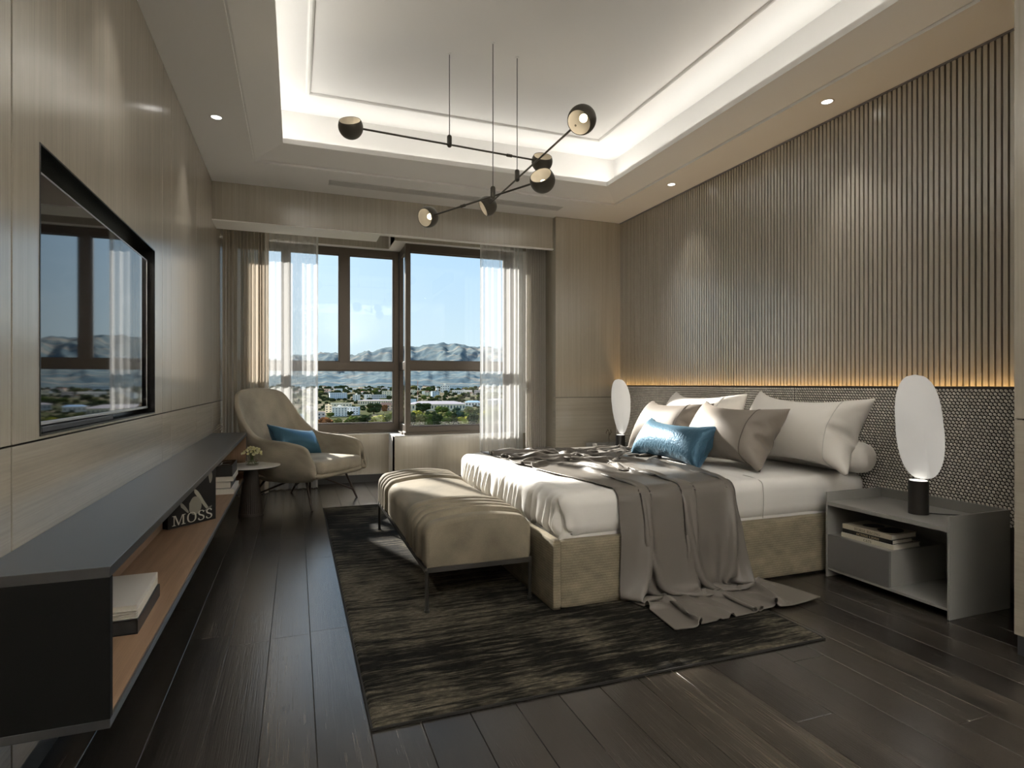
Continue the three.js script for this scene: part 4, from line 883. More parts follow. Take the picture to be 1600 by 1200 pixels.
{ // books on the drawer
  const base = 0.2525, X = 3.02, zc = -2.39;
  const spine = (b, w, h, text, bg, fg, font) => { const p = part(b, 'spine_print', plate(w - 0.004, h - 0.001), printed(w, h, 512, (g, W, H) => { g.fillStyle = bg; g.fillRect(0, 0, W, H); g.fillStyle = fg; g.font = font.replace('$', Math.round(H * 0.78)); g.textAlign = 'center'; g.textBaseline = 'middle'; g.fillText(text, W * 0.52, H * 0.54); })); p.rotation.y = -Math.PI / 2; p.position.set(-0.0008, h / 2, 0); return p; };
  const mk = (label, w, d, h, c, y, dx, dz, text, bg, fg, font) => { const b = book('book', label, null, w, d, h, c); b.rotation.y = Math.PI; const flip = b.children; b.rotation.y = 0; for (const m of flip) m.scale.x = -1; b.position.set(X + dx, y, zc + dz); b.rotation.y = 0.03; spine(b, w, h, text, bg, fg, font); return b; };
  mk('white book lettered CATS, lowest of three in the front bedside table', 0.315, 0.215, 0.025, creamCover, base, 0, 0, 'CATS', '#c4bfae', '#2a2722', '$px serif');
  mk('black book lettered ACTING LIONS, middle of three in the front bedside table', 0.30, 0.165, 0.024, blackCover, base + 0.0255, 0.004, -0.003, 'ACTING LIONS', '#0c0b0a', '#b9a98a', 'bold $px serif');
  const top = mk('beige book lettered HORSE RACING, topmost in the front bedside table', 0.295, 0.205, 0.027, std('beige book cover', [0.46, 0.42, 0.36], 0.5), base + 0.05, 0.002, -0.004, 'HORSE RACING', '#b3aa98', '#26221d', '$px serif');
  const p = part(top, 'cover_print', plate(0.20, 0.288), printed(0.2, 0.288, 256, (g, W, H) => { g.fillStyle = '#a39a8a'; g.fillRect(0, 0, W, H); g.fillStyle = '#0d0c0b'; g.beginPath(); g.ellipse(W * 0.55, H * 0.38, W * 0.3, H * 0.16, 0.3, 0, 7); g.fill(); g.beginPath(); g.ellipse(W * 0.5, H * 0.75, W * 0.42, H * 0.2, -0.2, 0, 7); g.fill(); g.fillStyle = '#57524a'; g.fillRect(W * 0.35, H * 0.55, W * 0.4, H * 0.05); })); p.rotation.x = -Math.PI / 2; p.position.set(0.1, 0.0277, 0);
}
function tableLamp(label) { // origin under the base
  const l = thing('table_lamp', label, 'lamp', [0, 0, 0], 0, 'bedside lamps');
  part(l, 'base', [new THREE.CylinderGeometry(0.0475, 0.0475, 0.176, 48).translate(0, 0.088, 0), new THREE.CylinderGeometry(0.046, 0.046, 0.003, 48).translate(0, 0.1775, 0)], M.blackMetal);
  part(l, 'light_disc', new THREE.CylinderGeometry(0.041, 0.041, 0.002, 40).translate(0, 0.1802, 0), std('lamp light disc', [0.9, 0.9, 0.88], 0.5, { emissive: rgb(1, 0.96, 0.88), emissiveIntensity: 0.8 }));
  // a bent oval sheet, slit at the foot, one flank swung forward
  const H = 0.565, Wd = 0.218, N = 48, K = 64;
  const f = (u, v, side) => {
    const y = v * 2 - 1, w = Math.pow(Math.max(0, 1 - Math.pow(Math.abs(y), 2.6)), 1 / 2.4) * (y < 0 ? 1 : 0.985), a = (u * 2 - 1) * w, ax = a * Wd / 2 - 0.018 * y, s = 0.22;
    const flap = clamp((a - s) / 0.8, 0, 1), low = Math.pow(clamp((0.25 - y) / 1.25, 0, 1), 1.2);
    const bend = -0.03 * a * a + 0.10 * flap * low - 0.055 * clamp((s - a), 0, 1.2) * low + 0.012 * Math.tanh((a - s) * 60) * low * low;
    return [ax, 0.187 + (v * H) + 0.012 * a * low, bend + side * 0.0016];
  };
  const A = sheet((u, v) => f(u, v, 1), N, K), B = sheet((u, v) => f(1 - u, v, -1), N, K);
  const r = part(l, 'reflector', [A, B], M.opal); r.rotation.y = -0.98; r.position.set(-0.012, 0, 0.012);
  part(l, 'slit', squareBar([0.006, 0.188, 0.016], [0.006, 0.30, 0.010], 0.002, 0.004), std('grey reflector slit', [0.4, 0.4, 0.4], 0.6)).position.set(0.012, 0, -0.004);
  return l;
}
const lampA = tableLamp('white oval reflector lamp on a black cylinder, front bedside table');
lampA.position.set(3.157, 0.449, -2.192);
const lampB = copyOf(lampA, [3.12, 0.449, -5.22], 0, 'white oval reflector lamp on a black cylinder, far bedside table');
for (const [x, z] of [[3.157, -2.192], [3.12, -5.22]]) { const l = new THREE.RectAreaLight(rgb(1, 0.95, 0.86), LAMP, 0.07, 0.07); l.name = 'lamp_light'; l.position.set(x, 0.449 + 0.183, z); l.rotation.set(Math.PI / 2, 0, 0); scene.add(l); }
{
  const c = part(scene, 'lamp_cord', tube([[3.195, 0.4535, -2.165], [3.24, 0.4535, -2.12], [3.30, 0.4535, -2.075], [3.345, 0.4535, -2.03], [3.37, 0.454, -1.995]], 0.0028, 40, 8), M.black);
  tag(c, 'thin black lamp cord lying on the front bedside table', 'cord');
}
{ // glass vase by the far lamp
  const v = thing('glass_vase', 'small round glass vase with a dry twig beside the far lamp', 'vase', [3.13, 0.449, -5.47]);
  const pr = [[0.03, 0], [0.055, 0.012], [0.07, 0.04], [0.068, 0.07], [0.05, 0.095], [0.032, 0.105], [0.03, 0.112]].map(([r, y]) => new THREE.Vector2(r, y));
  part(v, 'vase_body', new THREE.LatheGeometry(pr, 32), M.clear);
  const tw = std('dry twig', [0.10, 0.07, 0.045], 0.8);
  part(v, 'twig', [tube([[0, 0.01, 0], [-0.005, 0.08, 0.01], [-0.02, 0.15, 0.03], [-0.03, 0.2, 0.05]], 0.0022, 16, 6), tube([[-0.018, 0.14, 0.028], [-0.01, 0.18, 0.06], [0.0, 0.2, 0.07]], 0.0015, 10, 5), ...[...Array(9).keys()].map((i) => new THREE.IcosahedronGeometry(0.007, 0).translate(-0.03 + 0.02 * Math.sin(i * 2.1), 0.17 + 0.006 * i, 0.045 + 0.02 * Math.cos(i * 1.7)))], tw);
  const d = thing('small_box', 'tiny white box at the far corner of the hidden bedside table', 'box', [3.03, 0.449, -5.6]);
  part(d, 'box_body', box(-0.018, 0.018, 0, 0.045, -0.018, 0.018, 'y', 0.003), M.whitePaint); part(d, 'box_lid', box(-0.019, 0.019, 0.0452, 0.056, -0.019, 0.019, 'y', 0.003), M.whitePaint);
}

// ================================================================ ARMCHAIR, its cushion, SIDE TABLE and flowers
{
  const a = Math.atan2(0.756, 0.655), O = [0.125, 0, -6.03];
  const ch = thing('armchair', 'beige velvet lounge chair with a tall back by the window', 'armchair', O, a);
  // rim and foot of the shell, from the right arm's tip round the back to the left arm's tip (half; mirrored)
  const rimK = [[0.345, 0.315, 0.335], [0.374, 0.42, 0.345], [0.396, 0.545, 0.295], [0.408, 0.595, 0.12], [0.412, 0.612, -0.08], [0.408, 0.64, -0.26], [0.395, 0.76, -0.42], [0.368, 0.92, -0.54], [0.30, 1.04, -0.615], [0.16, 1.08, -0.65], [0.0, 1.085, -0.66]];
  const lowK = [[0.335, 0.30, 0.345], [0.33, 0.285, 0.30], [0.32, 0.27, 0.2], [0.315, 0.258, 0.08], [0.31, 0.25, -0.05], [0.30, 0.25, -0.17], [0.285, 0.25, -0.28], [0.25, 0.255, -0.36], [0.19, 0.26, -0.40], [0.09, 0.26, -0.42], [0, 0.26, -0.425]];
  const full = (k) => new THREE.CatmullRomCurve3([...k, ...k.slice(0, -1).reverse().map(([x, y, z]) => [-x, y, z])].map((p) => V(...p)), false, 'centripetal');
  const rimC = full(rimK), lowC = full(lowK), n = 2 * rimK.length - 2;
  const mid = (u, v) => { // bulging outward between foot and rim
    const A = lowC.getPoint(u), B = rimC.getPoint(u), p = A.lerp(B, v), out = V(p.x, 0, p.z + 0.02).normalize(), k = Math.sin(Math.PI * Math.pow(clamp(v, 0, 1), 0.7));
    const back = 1 - Math.abs(u * 2 - 1);
    return p.addScaledVector(out, k * lerp(0.055, 0.02, back));
  };
  const T = 0.030, U = 110, VV = 30;
  const nrm = (u, v) => { const e = 1e-3, a1 = mid(Math.min(1, u + e), v), a0 = mid(Math.max(0, u - e), v), b1 = mid(u, Math.min(1, v + e)), b0 = mid(u, Math.max(0, v - e)); const m = a1.sub(a0).cross(b1.sub(b0)).normalize(); const p = mid(u, v); if (m.x * p.x + m.z * (p.z - 0.1) < 0) m.negate(); return m; };
  // closed section: outside up, over a rounded rim, inside down
  const shell = sheet((u, t) => {
    const edge = Math.min(1, 14 * Math.min(u, 1 - u) + 0.25);
    let v, o;
    if (t < 0.42) { v = t / 0.42; o = 1; } else if (t < 0.58) { v = 1; o = Math.cos((t - 0.42) / 0.16 * Math.PI); } else { v = 1 - (t - 0.58) / 0.42; o = -1; }
    const p = mid(u, v), m = nrm(u, Math.min(v, 0.985)), th = T * (0.75 + 0.35 * Math.sin(Math.PI * Math.min(1, v))) * edge;
    p.addScaledVector(m, o * th);
    if (t >= 0.42 && t < 0.58) { const up = Math.sin((t - 0.42) / 0.16 * Math.PI); p.y += up * T * 0.9 * edge * 0.8; }
    return [p.x, p.y, p.z];
  }, U, 74, 2.2, 1.4);
  part(ch, 'shell', shell, M.suedeChair);
  // seat pan with a rolled front
  const pan = sheet((u, v) => { const th = v * 2 * Math.PI, x = lerp(-0.352, 0.352, u), e = Math.min(1, Math.sqrt(Math.max(0, 1 - Math.pow(Math.abs(u * 2 - 1), 8)))), c = Math.cos(th), s = Math.sin(th), sg = (q, p) => Math.sign(q) * Math.pow(Math.abs(q), p); return [x, 0.292 + 0.045 * sg(s, 0.6) * e + 0.02 * sg(c, 0.7), -0.03 + 0.405 * sg(c, 0.45) * (0.92 + 0.08 * e)]; }, 40, 48, 0.7, 1);
  part(ch, 'seat_base', pan, M.suedeChair);
  const cush = softBox(-0.325, 0.325, 0.315, 0.44, -0.40, 0.39, 36, 12, 36, 0.05, (q) => { const r = (q.x / 0.31) ** 2, s = ((q.z - 0.0) / 0.39) ** 2; if (q.y > 0.37) q.y += 0.022 * (1 - r) * (1 - 0.7 * s); if (q.z > 0.3) q.z += 0.012 * (1 - r); });
  part(ch, 'seat_cushion', cush, M.suedeChair);
  const lm = M.darkLeg ?? (M.darkLeg = std('dark brown metal leg', [0.028, 0.018, 0.012], 0.4, { metalness: 0.3 }));
  for (const s of [-1, 1]) {
    part(ch, 'leg', bar([s * 0.338, 0.0, 0.305], [s * 0.285, 0.285, 0.19], 0.011), lm);
    part(ch, 'leg', bar([s * 0.31, 0.0, -0.50], [s * 0.25, 0.27, -0.28], 0.011), lm);
    part(ch, 'stretcher', bar([s * 0.322, 0.085, 0.27], [s * 0.06, 0.245, 0.05], 0.0095), lm);
    part(ch, 'stretcher', bar([s * 0.293, 0.075, -0.44], [s * 0.06, 0.245, -0.08], 0.0095), lm);
  }
  part(ch, 'under_frame', [bar([-0.285, 0.262, 0.19], [0.285, 0.262, 0.19], 0.010), bar([-0.25, 0.255, -0.28], [0.25, 0.255, -0.28], 0.010), bar([-0.06, 0.245, 0.05], [0.06, 0.245, 0.05], 0.0095), bar([-0.06, 0.245, -0.08], [0.06, 0.245, -0.08], 0.0095), bar([0, 0.245, 0.19], [0, 0.245, -0.28], 0.0095)], lm);
  const q = pillow(0.60, 0.36, { seed: 21, puff: 0.75, crease: 0.008, bend: 0.1 });
  const pc = thing('cushion', 'smooth blue satin cushion lying in the beige lounge chair', 'cushion', [0, 0, 0]);
  part(pc, 'cover', q.g, M.blueSatin);
  part(pc, 'piping', tube(q.rim, 0.003, q.rim.length, 6, true), std('navy piping', [0.015, 0.05, 0.10], 0.5));
  const f = V(0.756, 0, 0.655), up = V(0, 1, 0), right = V(0.655, 0, -0.756), tl = 0.62;
  const zz = f.clone().multiplyScalar(Math.cos(tl)).addScaledVector(up, Math.sin(tl)), yy = up.clone().multiplyScalar(Math.cos(tl)).addScaledVector(f, -Math.sin(tl));
  pc.quaternion.setFromRotationMatrix(new THREE.Matrix4().makeBasis(right, yy, zz)); pc.quaternion.multiply(new THREE.Quaternion().setFromAxisAngle(V(0, 0, 1), -0.22));
  pc.position.set(O[0] - f.x * 0.17 + right.x * 0.0, 0.58, O[2] - f.z * 0.17 + right.z * 0.0);
}
{
  const t = thing('side_table', 'round side table with pale top on a dark fluted cone', 'side table', [-0.375, 0, -5.61]);
  const flute = new THREE.CylinderGeometry(0.052, 0.1, 0.395, 144, 8).translate(0, 0.2175, 0); { const p = flute.attributes.position; for (let i = 0; i < p.count; i++) { const r = Math.hypot(p.getX(i), p.getZ(i)); if (r < 0.01) continue; const a = Math.atan2(p.getZ(i), p.getX(i)), k = 1 - 0.045 * (0.5 + 0.5 * Math.cos(a * 36)); p.setX(i, p.getX(i) * k); p.setZ(i, p.getZ(i) * k); } flute.computeVertexNormals(); }
  part(t, 'pedestal', flute, M.darkTable);
  part(t, 'foot_ring', new THREE.CylinderGeometry(0.102, 0.104, 0.02, 64).translate(0, 0.01, 0), M.darkTable);
  part(t, 'top_tray', new THREE.CylinderGeometry(0.246, 0.225, 0.012, 72).translate(0, 0.421, 0), M.darkTable);
  part(t, 'table_top', new THREE.CylinderGeometry(0.243, 0.243, 0.005, 72).translate(0, 0.4296, 0), M.stone);
  const v = thing('flower_vase', 'clear glass of cream flowers on the round side table', 'flowers', [-0.365, 0.4323, -5.62]);
  part(v, 'vase_glass', new THREE.LatheGeometry([[0, 0.002], [0.052, 0.002], [0.056, 0.006], [0.057, 0.085], [0.0555, 0.085], [0.054, 0.012], [0, 0.010]].map(([r, y]) => new THREE.Vector2(r, y)), 40), M.clear);
  part(v, 'water', new THREE.CylinderGeometry(0.0535, 0.0535, 0.03, 32).translate(0, 0.027, 0), std('water', [0.95, 0.97, 0.96], 0, { transmission: 1, thickness: 0.02, ior: 1.33 }));
  const stemM = std('green stems', [0.16, 0.22, 0.09], 0.6), pet = [std('cream petals', [0.90, 0.87, 0.62], 0.7, { transmission: 0.3, thickness: 0 }), std('pale yellow petals', [0.88, 0.84, 0.50], 0.7, { transmission: 0.3, thickness: 0 })];
  const petal = sheet((u, w) => { const a = (u - 0.5) * 1.7 * Math.sin(Math.PI * Math.min(1, 0.15 + w * 0.85)); return [0.008 * a, 0.006 * w * w + 0.002 * a * a * 0.3, 0.015 * w]; }, 4, 4);
  const flower = (k) => { const l = []; for (let ring = 0; ring < 3; ring++) for (let i = 0; i < 6; i++) { const g = petal.clone(); g.rotateX(-0.2 - ring * 0.45); g.rotateY(i / 6 * 6.283 + ring * 0.5 + k); l.push(g); } return mergeGeometries(l.map((g) => g.toNonIndexed())); };
  const f0 = [flower(0), flower(0.4), flower(0.9)];
  for (let i = 0; i < 34; i++) {
    const th = i * 2.399, r = Math.sqrt((i + 0.5) / 34), R = 0.082 * r, h = 0.155 - 0.062 * r * r + rr(-0.006, 0.006);
    const p = V(R * Math.cos(th), h, R * Math.sin(th)), m = part(v, 'flower_head', f0[i % 3], pet[i % 2]);
    m.position.copy(p); m.quaternion.setFromUnitVectors(V(0, 1, 0), V(R * Math.cos(th) * 9, 1 - 0.5 * r, R * Math.sin(th) * 9).normalize()); m.scale.setScalar(rr(1.0, 1.25));
  }
  part(v, 'stem', [...Array(12).keys()].map((i) => { const th = i * 2.399 + 0.3, R = 0.03 + 0.002 * i; return tube([[R * 0.9 * Math.cos(th + 2), 0.012, R * 0.9 * Math.sin(th + 2)], [0.2 * R * Math.cos(th), 0.07, 0.2 * R * Math.sin(th)], [R * Math.cos(th), 0.13, R * Math.sin(th)]], 0.0016, 10, 5); }), stemM);
}

// ================================================================ CURTAINS
function drapery(name, label, category, x0, x1, z, y0, y1, folds, depth, mat, seed, sway = 0.3) {
  const nu = folds * 14, f = (u, v) => {
    const w = u + 0.35 / folds * (fbm(u * folds * 0.8 + seed, seed * 1.7, 2) - 0.5) * 2, a = 0.6 + 0.6 * hash(Math.floor(w * folds) & 255, seed & 255), ph = w * folds * Math.PI * 2;
    const drift = sway * 0.03 * (fbm(u * folds * 0.5 + seed * 3, v * 2 + seed, 2) - 0.5) * (1 - v);
    const top = sstep(1, 0.93, v), zz = depth * (0.65 + 0.35 * top) * a * (0.5 * Math.sin(ph) + 0.12 * Math.sin(2 * ph + seed + v));
    return [lerp(x0, x1, u) + 0.25 * depth * a * Math.sin(ph * 2 + 0.8) * 0.5 + drift, lerp(y0, y1, v), z + zz];
  };
  const m = part(scene, name, sheet(f, nu, 24, (x1 - x0) * 2.2, y1 - y0), mat);
  tag(m, label, category);
  return { m, f };
}
{
  drapery('curtain', 'heavy taupe curtain gathered in the left corner behind the lounge chair', 'curtain', XL + 0.012, -0.272, -6.61, 0.012, 2.80, 13, 0.07, M.drape, 4, 0.1);
  drapery('curtain', 'silver grey curtain gathered at the right of the window beside the veneer panel', 'curtain', 2.45, 2.70, -6.17, 0.012, 2.80, 9, 0.06, M.drapeGrey, 9, 0.1);
  const a = drapery('sheer_curtain', 'white sheer curtain hanging at the left behind the lounge chair', 'curtain', -0.34, 0.222, -6.75, 0.012, 2.80, 8, 0.05, M.sheer, 6, 0.4);
  const b = drapery('sheer_curtain', 'white sheer curtain hanging at the right side of the window', 'curtain', 1.96, 2.475, -6.35, 0.012, 2.80, 8, 0.05, M.sheer, 13, 0.4);
  for (const [s, u] of [[a, 1], [b, 0]]) part(s.m, 'side_hem', sheet((p, v) => { const q = s.f(clamp(u + (u ? -1 : 1) * p * 0.02, 0, 1), v); return [q[0], q[1], q[2] + 0.002]; }, 4, 24), M.sheerHem);
  const rail = thing('curtain_rail', 'white double curtain track hidden above the window curtains', 'curtain rail', [0, 2.83, -6.4]);
  for (const [x0, x1, z] of [[XL + 0.02, 0.75, -6.61], [XL + 0.02, 0.75, -6.75], [1.2, 2.69, -6.17], [1.2, 2.69, -6.35]]) { const m = part(rail, 'track', box(x0, x1, 2.80, 2.83, z - 0.012, z + 0.012, 'x', 0.002), M.whitePaint); m.position.set(0, -2.83, 6.4); }
}

// ================================================================ CHANDELIER of three balanced arms
{
  const c = thing('chandelier', 'black mobile chandelier of three balanced arms with six cut globes', 'chandelier', [1.23, HU, -3.75]);
  const put = (m) => { m.position.set(-1.23, -HU, 3.75); return m; };
  const bl = std('olive black satin metal', [0.075, 0.068, 0.055], 0.42, { metalness: 0.35 }), cable = std('grey cable', [0.12, 0.12, 0.12], 0.5), inner = std('pale grey shade inside', [0.36, 0.34, 0.32], 0.5);
  const R = 0.079, cut = Math.PI / 3.05;
  const prof = []; for (let i = 0; i <= 22; i++) { const t = lerp(Math.PI, cut, i / 22); prof.push(new THREE.Vector2(R * Math.sin(t), R * Math.cos(t))); }
  const profIn = []; for (let i = 0; i <= 20; i++) { const t = lerp(Math.PI, cut, i / 20); profIn.push(new THREE.Vector2((R - 0.003) * Math.sin(t), (R - 0.003) * Math.cos(t))); }
  const outer = new THREE.LatheGeometry([...prof, profIn[profIn.length - 1]], 40), lining = new THREE.LatheGeometry(profIn, 40), bulbG = new THREE.SphereGeometry(0.023, 24, 16), sock = new THREE.CylinderGeometry(0.018, 0.022, 0.045, 20);
  const glow = std('bulb glow', [0.9, 0.85, 0.7], 0.4, { emissive: rgb(1, 0.86, 0.55), emissiveIntensity: 2.6 });
  const eye = V(0, EYE, 0);
  const globe = (x, y, z, open, bare) => {
    const s = put(part(c, 'shade', outer, bl)); s.position.x += x; s.position.y += y; s.position.z += z;
    s.quaternion.setFromUnitVectors(V(0, 1, 0), V(...open).normalize());
    part(s, 'shade_lining', lining, inner);
    part(s, 'lamp_holder', sock, bl).position.y = -0.05;
    part(s, 'bulb', bulbG, glow).position.y = -0.022;
    const l = new THREE.PointLight(rgb(1, 0.84, 0.58), BULB); l.name = 'chandelier_bulb_light'; l.shadow.radius = 1; l.castShadow = true; l.position.set(x, y, z).addScaledVector(V(...open).normalize(), -0.018); scene.add(l);
  };
  const arms = [
    { y: 2.816, a: [0.33, -3.90], b: [1.725, -4.01], w: [1.0, -3.955], sleeve: [1.457, -3.99], oa: [-0.22, 0.85, 0.78], ob: [-0.15, 0.85, 0.78] },
    { y: 2.593, a: [1.462, -2.85], b: [1.452, -4.50], w: [1.458, -3.833], sleeve: null, oa: [-0.75, -0.75, 0.45], ob: [-0.88, -0.52, -0.15] },
    { y: 2.416, a: [0.937, -4.36], b: [1.435, -3.33], w: [1.243, -3.727], sleeve: [1.11, -4.002], oa: [-0.80, -0.35, 0.55], ob: [-0.65, 0.65, 0.72] },
  ];
  for (const k of arms) {
    const A = V(k.a[0], k.y, k.a[1]), B = V(k.b[0], k.y, k.b[1]), d = B.clone().sub(A).normalize(), s = A.clone().addScaledVector(d, R - 0.004), e = B.clone().addScaledVector(d, -R + 0.004);
    put(part(c, 'arm', bar(s.toArray(), e.toArray(), 0.0065, 12), bl));
    put(part(c, 'wire', bar([k.w[0], k.y + 0.06, k.w[1]], [k.w[0], HU, k.w[1]], 0.0032, 8), cable));
    put(part(c, 'clamp', [new THREE.CapsuleGeometry(0.017, 0.055, 6, 18).translate(k.w[0], k.y + 0.025, k.w[1])], bl));
    put(part(c, 'ceiling_cap', new THREE.CylinderGeometry(0.012, 0.016, 0.008, 18).translate(k.w[0], HU - 0.004, k.w[1]), M.ceiling));
    if (k.sleeve) put(part(c, 'sleeve', bar([k.sleeve[0] - d.x * 0.02, k.y, k.sleeve[1] - d.z * 0.02], [k.sleeve[0] + d.x * 0.02, k.y, k.sleeve[1] + d.z * 0.02], 0.011, 14), bl));
    globe(k.a[0], k.y, k.a[1], k.oa); globe(k.b[0], k.y, k.b[1], k.ob);
  }
}

// ================================================================ DOWNLIGHTS
{
  const ringG = new THREE.LatheGeometry([[0.031, 0.012], [0.033, 0.0], [0.036, -0.0035], [0.043, -0.003], [0.044, 0.0]].map(([r, y]) => new THREE.Vector2(r, y)), 36), lens = new THREE.CylinderGeometry(0.032, 0.032, 0.003, 32).translate(0, 0.001, 0);
  const glow = std('downlight lens glow', [0.9, 0.9, 0.88], 0.4, { emissive: rgb(1, 0.97, 0.92), emissiveIntensity: 3 }), white = std('white downlight ring', [0.7, 0.69, 0.67], 0.4);
  const at = [[-0.52, -4.5, 'small round downlight in the ceiling along the left wall'], [3.262, -2.862, 'small round downlight by the slats, nearest the viewer'], [3.262, -4.55, 'small round downlight by the slats, nearer the window'], [-0.52, -2.8], [-0.52, -1.1], [2.6, -0.9]];
  for (const [x, z, label] of at) {
    const d = thing('downlight', label ?? 'small round white ceiling downlight behind the camera', 'downlight', [x, HC, z], 0, 'ceiling downlights');
    part(d, 'bezel', ringG, white); part(d, 'lens', lens, glow);
    const s = new THREE.SpotLight(rgb(1, 0.95, 0.88), DOWN, 0, 0.6, 0.9); s.name = 'downlight_spot'; s.position.set(x, HC - 0.008, z); s.target.position.set(x, 0, z); s.shadow.radius = 1.5; s.castShadow = true;
    scene.add(s, s.target);
  }
}

// ================================================================ FILL LIGHT added out of view behind the viewer, bounced off the ceiling
{
  const x = 1.3, z = 0.95, p = thing('added_fill_lamp', 'added black uplighter giving fill light, unseen behind the viewer', 'lamp', [x, 0, z]);
  part(p, 'base', new THREE.CylinderGeometry(0.15, 0.15, 0.02, 32).translate(0, 0.01, 0), M.black); part(p, 'pole', new THREE.CylinderGeometry(0.012, 0.012, 1.7, 12).translate(0, 0.86, 0), M.black);
  part(p, 'shade', new THREE.LatheGeometry([[0.02, 1.68], [0.10, 1.72], [0.16, 1.80], [0.165, 1.81], [0.155, 1.80], [0.09, 1.73], [0, 1.70]].map(([a, b]) => new THREE.Vector2(a, b)), 32), M.black);
  part(p, 'fill_disc', new THREE.CylinderGeometry(0.09, 0.09, 0.004, 32).translate(0, 1.745, 0), std('uplighter lamp glow', [0.9, 0.9, 0.88], 0.5, { emissive: rgb(1, 0.96, 0.9), emissiveIntensity: 3 }));
  const l = new THREE.SpotLight(rgb(1, 0.98, 0.94), FILL_UPLIGHT, 0, 1.15, 0.7); l.name = 'added_fill_light'; l.position.set(x, 1.83, z); l.target.position.set(x, 3, z); l.shadow.radius = 4; l.castShadow = true; scene.add(l, l.target);
}

// ================================================================ OUTSIDE: a town on a plain under mountains, some thirty metres below
{
  const GY = -30, F = 910, drop = EYE - GY;
  const toWorld = (u, d) => { const a = (u - 800) / F, s = Math.sin(YAW), c = Math.cos(YAW); return [d * (s + a * c), d * (-c + a * s)]; }; // bearing u, d metres out -> x, z
  const out = (v) => F * drop / (v - 600);
  const groundT = tex(1024, 1024, 900, 900, (x, y) => { const a = fbm(x * 14, y * 14, 4, 14, 14), b = vnoise(x * 220, y * 220, 220, 220), c = fbm(x * 40 + 9, y * 40, 3, 40, 40); const g = [0.055, 0.060, 0.032], e = [0.15, 0.125, 0.095]; const t = sstep(0.45, 0.62, 0.6 * a + 0.4 * c); return [0, 1, 2].map((k) => lerp(g[k], e[k], t) * (0.7 + 0.6 * b)); });
  const land = structure('ground', 'green and brown plain below the windows');
  const lg = new THREE.PlaneGeometry(40000, 24000); lg.rotateX(-Math.PI / 2); { const p = lg.attributes.position, uv = new Float32Array(p.count * 2); for (let i = 0; i < p.count; i++) { uv[2 * i] = p.getX(i); uv[2 * i + 1] = p.getZ(i); } lg.setAttribute('uv', new THREE.BufferAttribute(uv, 2)); }
  part(land, 'land', lg, std('plain', [1, 1, 1], 0.95, { specularIntensity: 0, map: groundT })).position.set(0, GY, -11800);
  // ---- mountains, the haze of distance mixed into their slope colours
  const mountHazeT = tex(1024, 512, 5200, 1700, (x, y) => { const a = fbm(x * 26, y * 14, 5, 26, 14), b = vnoise(x * 300, y * 160, 300, 160), bare = sstep(0.60, 0.68, fbm(x * 16 + 5, y * 9 + 3, 4, 16, 9)); const g = [0.080, 0.112, 0.130], e = [0.125, 0.150, 0.152], w = [0.24, 0.215, 0.18]; return [0, 1, 2].map((k) => lerp(lerp(g[k], e[k], sstep(0.4, 0.65, a)), w[k], bare * 0.6) * (0.8 + 0.4 * b)); });
  const crest = [[-1200, 40], [-300, 46], [200, 40], [380, 34], [430, 38], [465, 42], [496, 45], [506, 49], [516, 47], [547, 44], [579, 48], [600, 52], [615, 53], [642, 56], [654, 53], [672, 58], [690, 61], [704, 59], [719, 60], [735, 56], [746, 55], [778, 53], [789, 56], [830, 60], [900, 52], [1200, 56], [1700, 40]];
  const crestAt = (u) => { let i = 0; while (i + 2 < crest.length && crest[i + 1][0] < u) i++; const t = clamp((u - crest[i][0]) / (crest[i + 1][0] - crest[i][0]), 0, 1), q = t * t * (3 - 2 * t); return lerp(crest[i][1], crest[i + 1][1], q); };
  const mount = structure('mountains', 'mountain range beyond the town, blue green haze put into its colour');
  const rangeOf = (d0, d1, scale, seed, amp) => sheet((a, b) => {
    const u = lerp(-300, 1400, a), d = lerp(d0, d1, b), [x, z] = toWorld(u, d), rise = Math.pow(Math.sin(Math.PI * 0.5 * b), 1.25), spur = fbm(u * 0.022 + seed, b * 2.2 + seed, 4) - 0.5, rid = 1 - Math.abs(2 * fbm(u * 0.035 + seed * 2 + b * 0.7, b * 3 + 4, 4) - 1);
    const H = (crestAt(u) * scale + 1.2 * (fbm(u * 0.2, seed, 3) - 0.5) * 3) / F * d1;
    return [x, GY + drop * b * 0.98 + Math.max(0, rise * H * (1 + amp * (1 - b) * (spur * 2.2 + (rid - 0.6) * 1.2))), z];
  }, 520, 60, 11000, 4000);
  part(mount, 'far_range', rangeOf(5600, 9600, 1, 3, 0.6), std('far slopes', [1, 1, 1], 0.95, { specularIntensity: 0, map: mountHazeT }));
  part(mount, 'near_range', rangeOf(4200, 6000, 0.36, 9, 0.8), std('near slopes', [0.9, 0.95, 0.98], 0.95, { specularIntensity: 0, map: mountHazeT }));
  // ---- buildings
  const wall = {}; const W = (name, c) => wall[name] ?? (wall[name] = std(name + ' render', c, 0.8, { specularIntensity: 0 }));
  W('white', [0.93, 0.87, 0.78]); W('cream', [0.92, 0.79, 0.56]); W('peach', [0.86, 0.58, 0.40]); W('blue', [0.62, 0.68, 0.72]); W('grey', [0.60, 0.58, 0.56]); W('pink', [0.80, 0.62, 0.54]); W('sand', [0.90, 0.73, 0.50]);
  const roofM = { flat: std('pale flat roof', [0.42, 0.40, 0.37], 0.9, { specularIntensity: 0 }), tile: std('terracotta roof', [0.45, 0.22, 0.14], 0.9), metal: std('mauve grey sheet roof', [0.24, 0.22, 0.24], 0.8, { specularIntensity: 0.2 }), blue: std('blue sheet roof', [0.16, 0.27, 0.42], 0.5) };
  const win = std('dark far window', [0.05, 0.06, 0.075], 0.3);
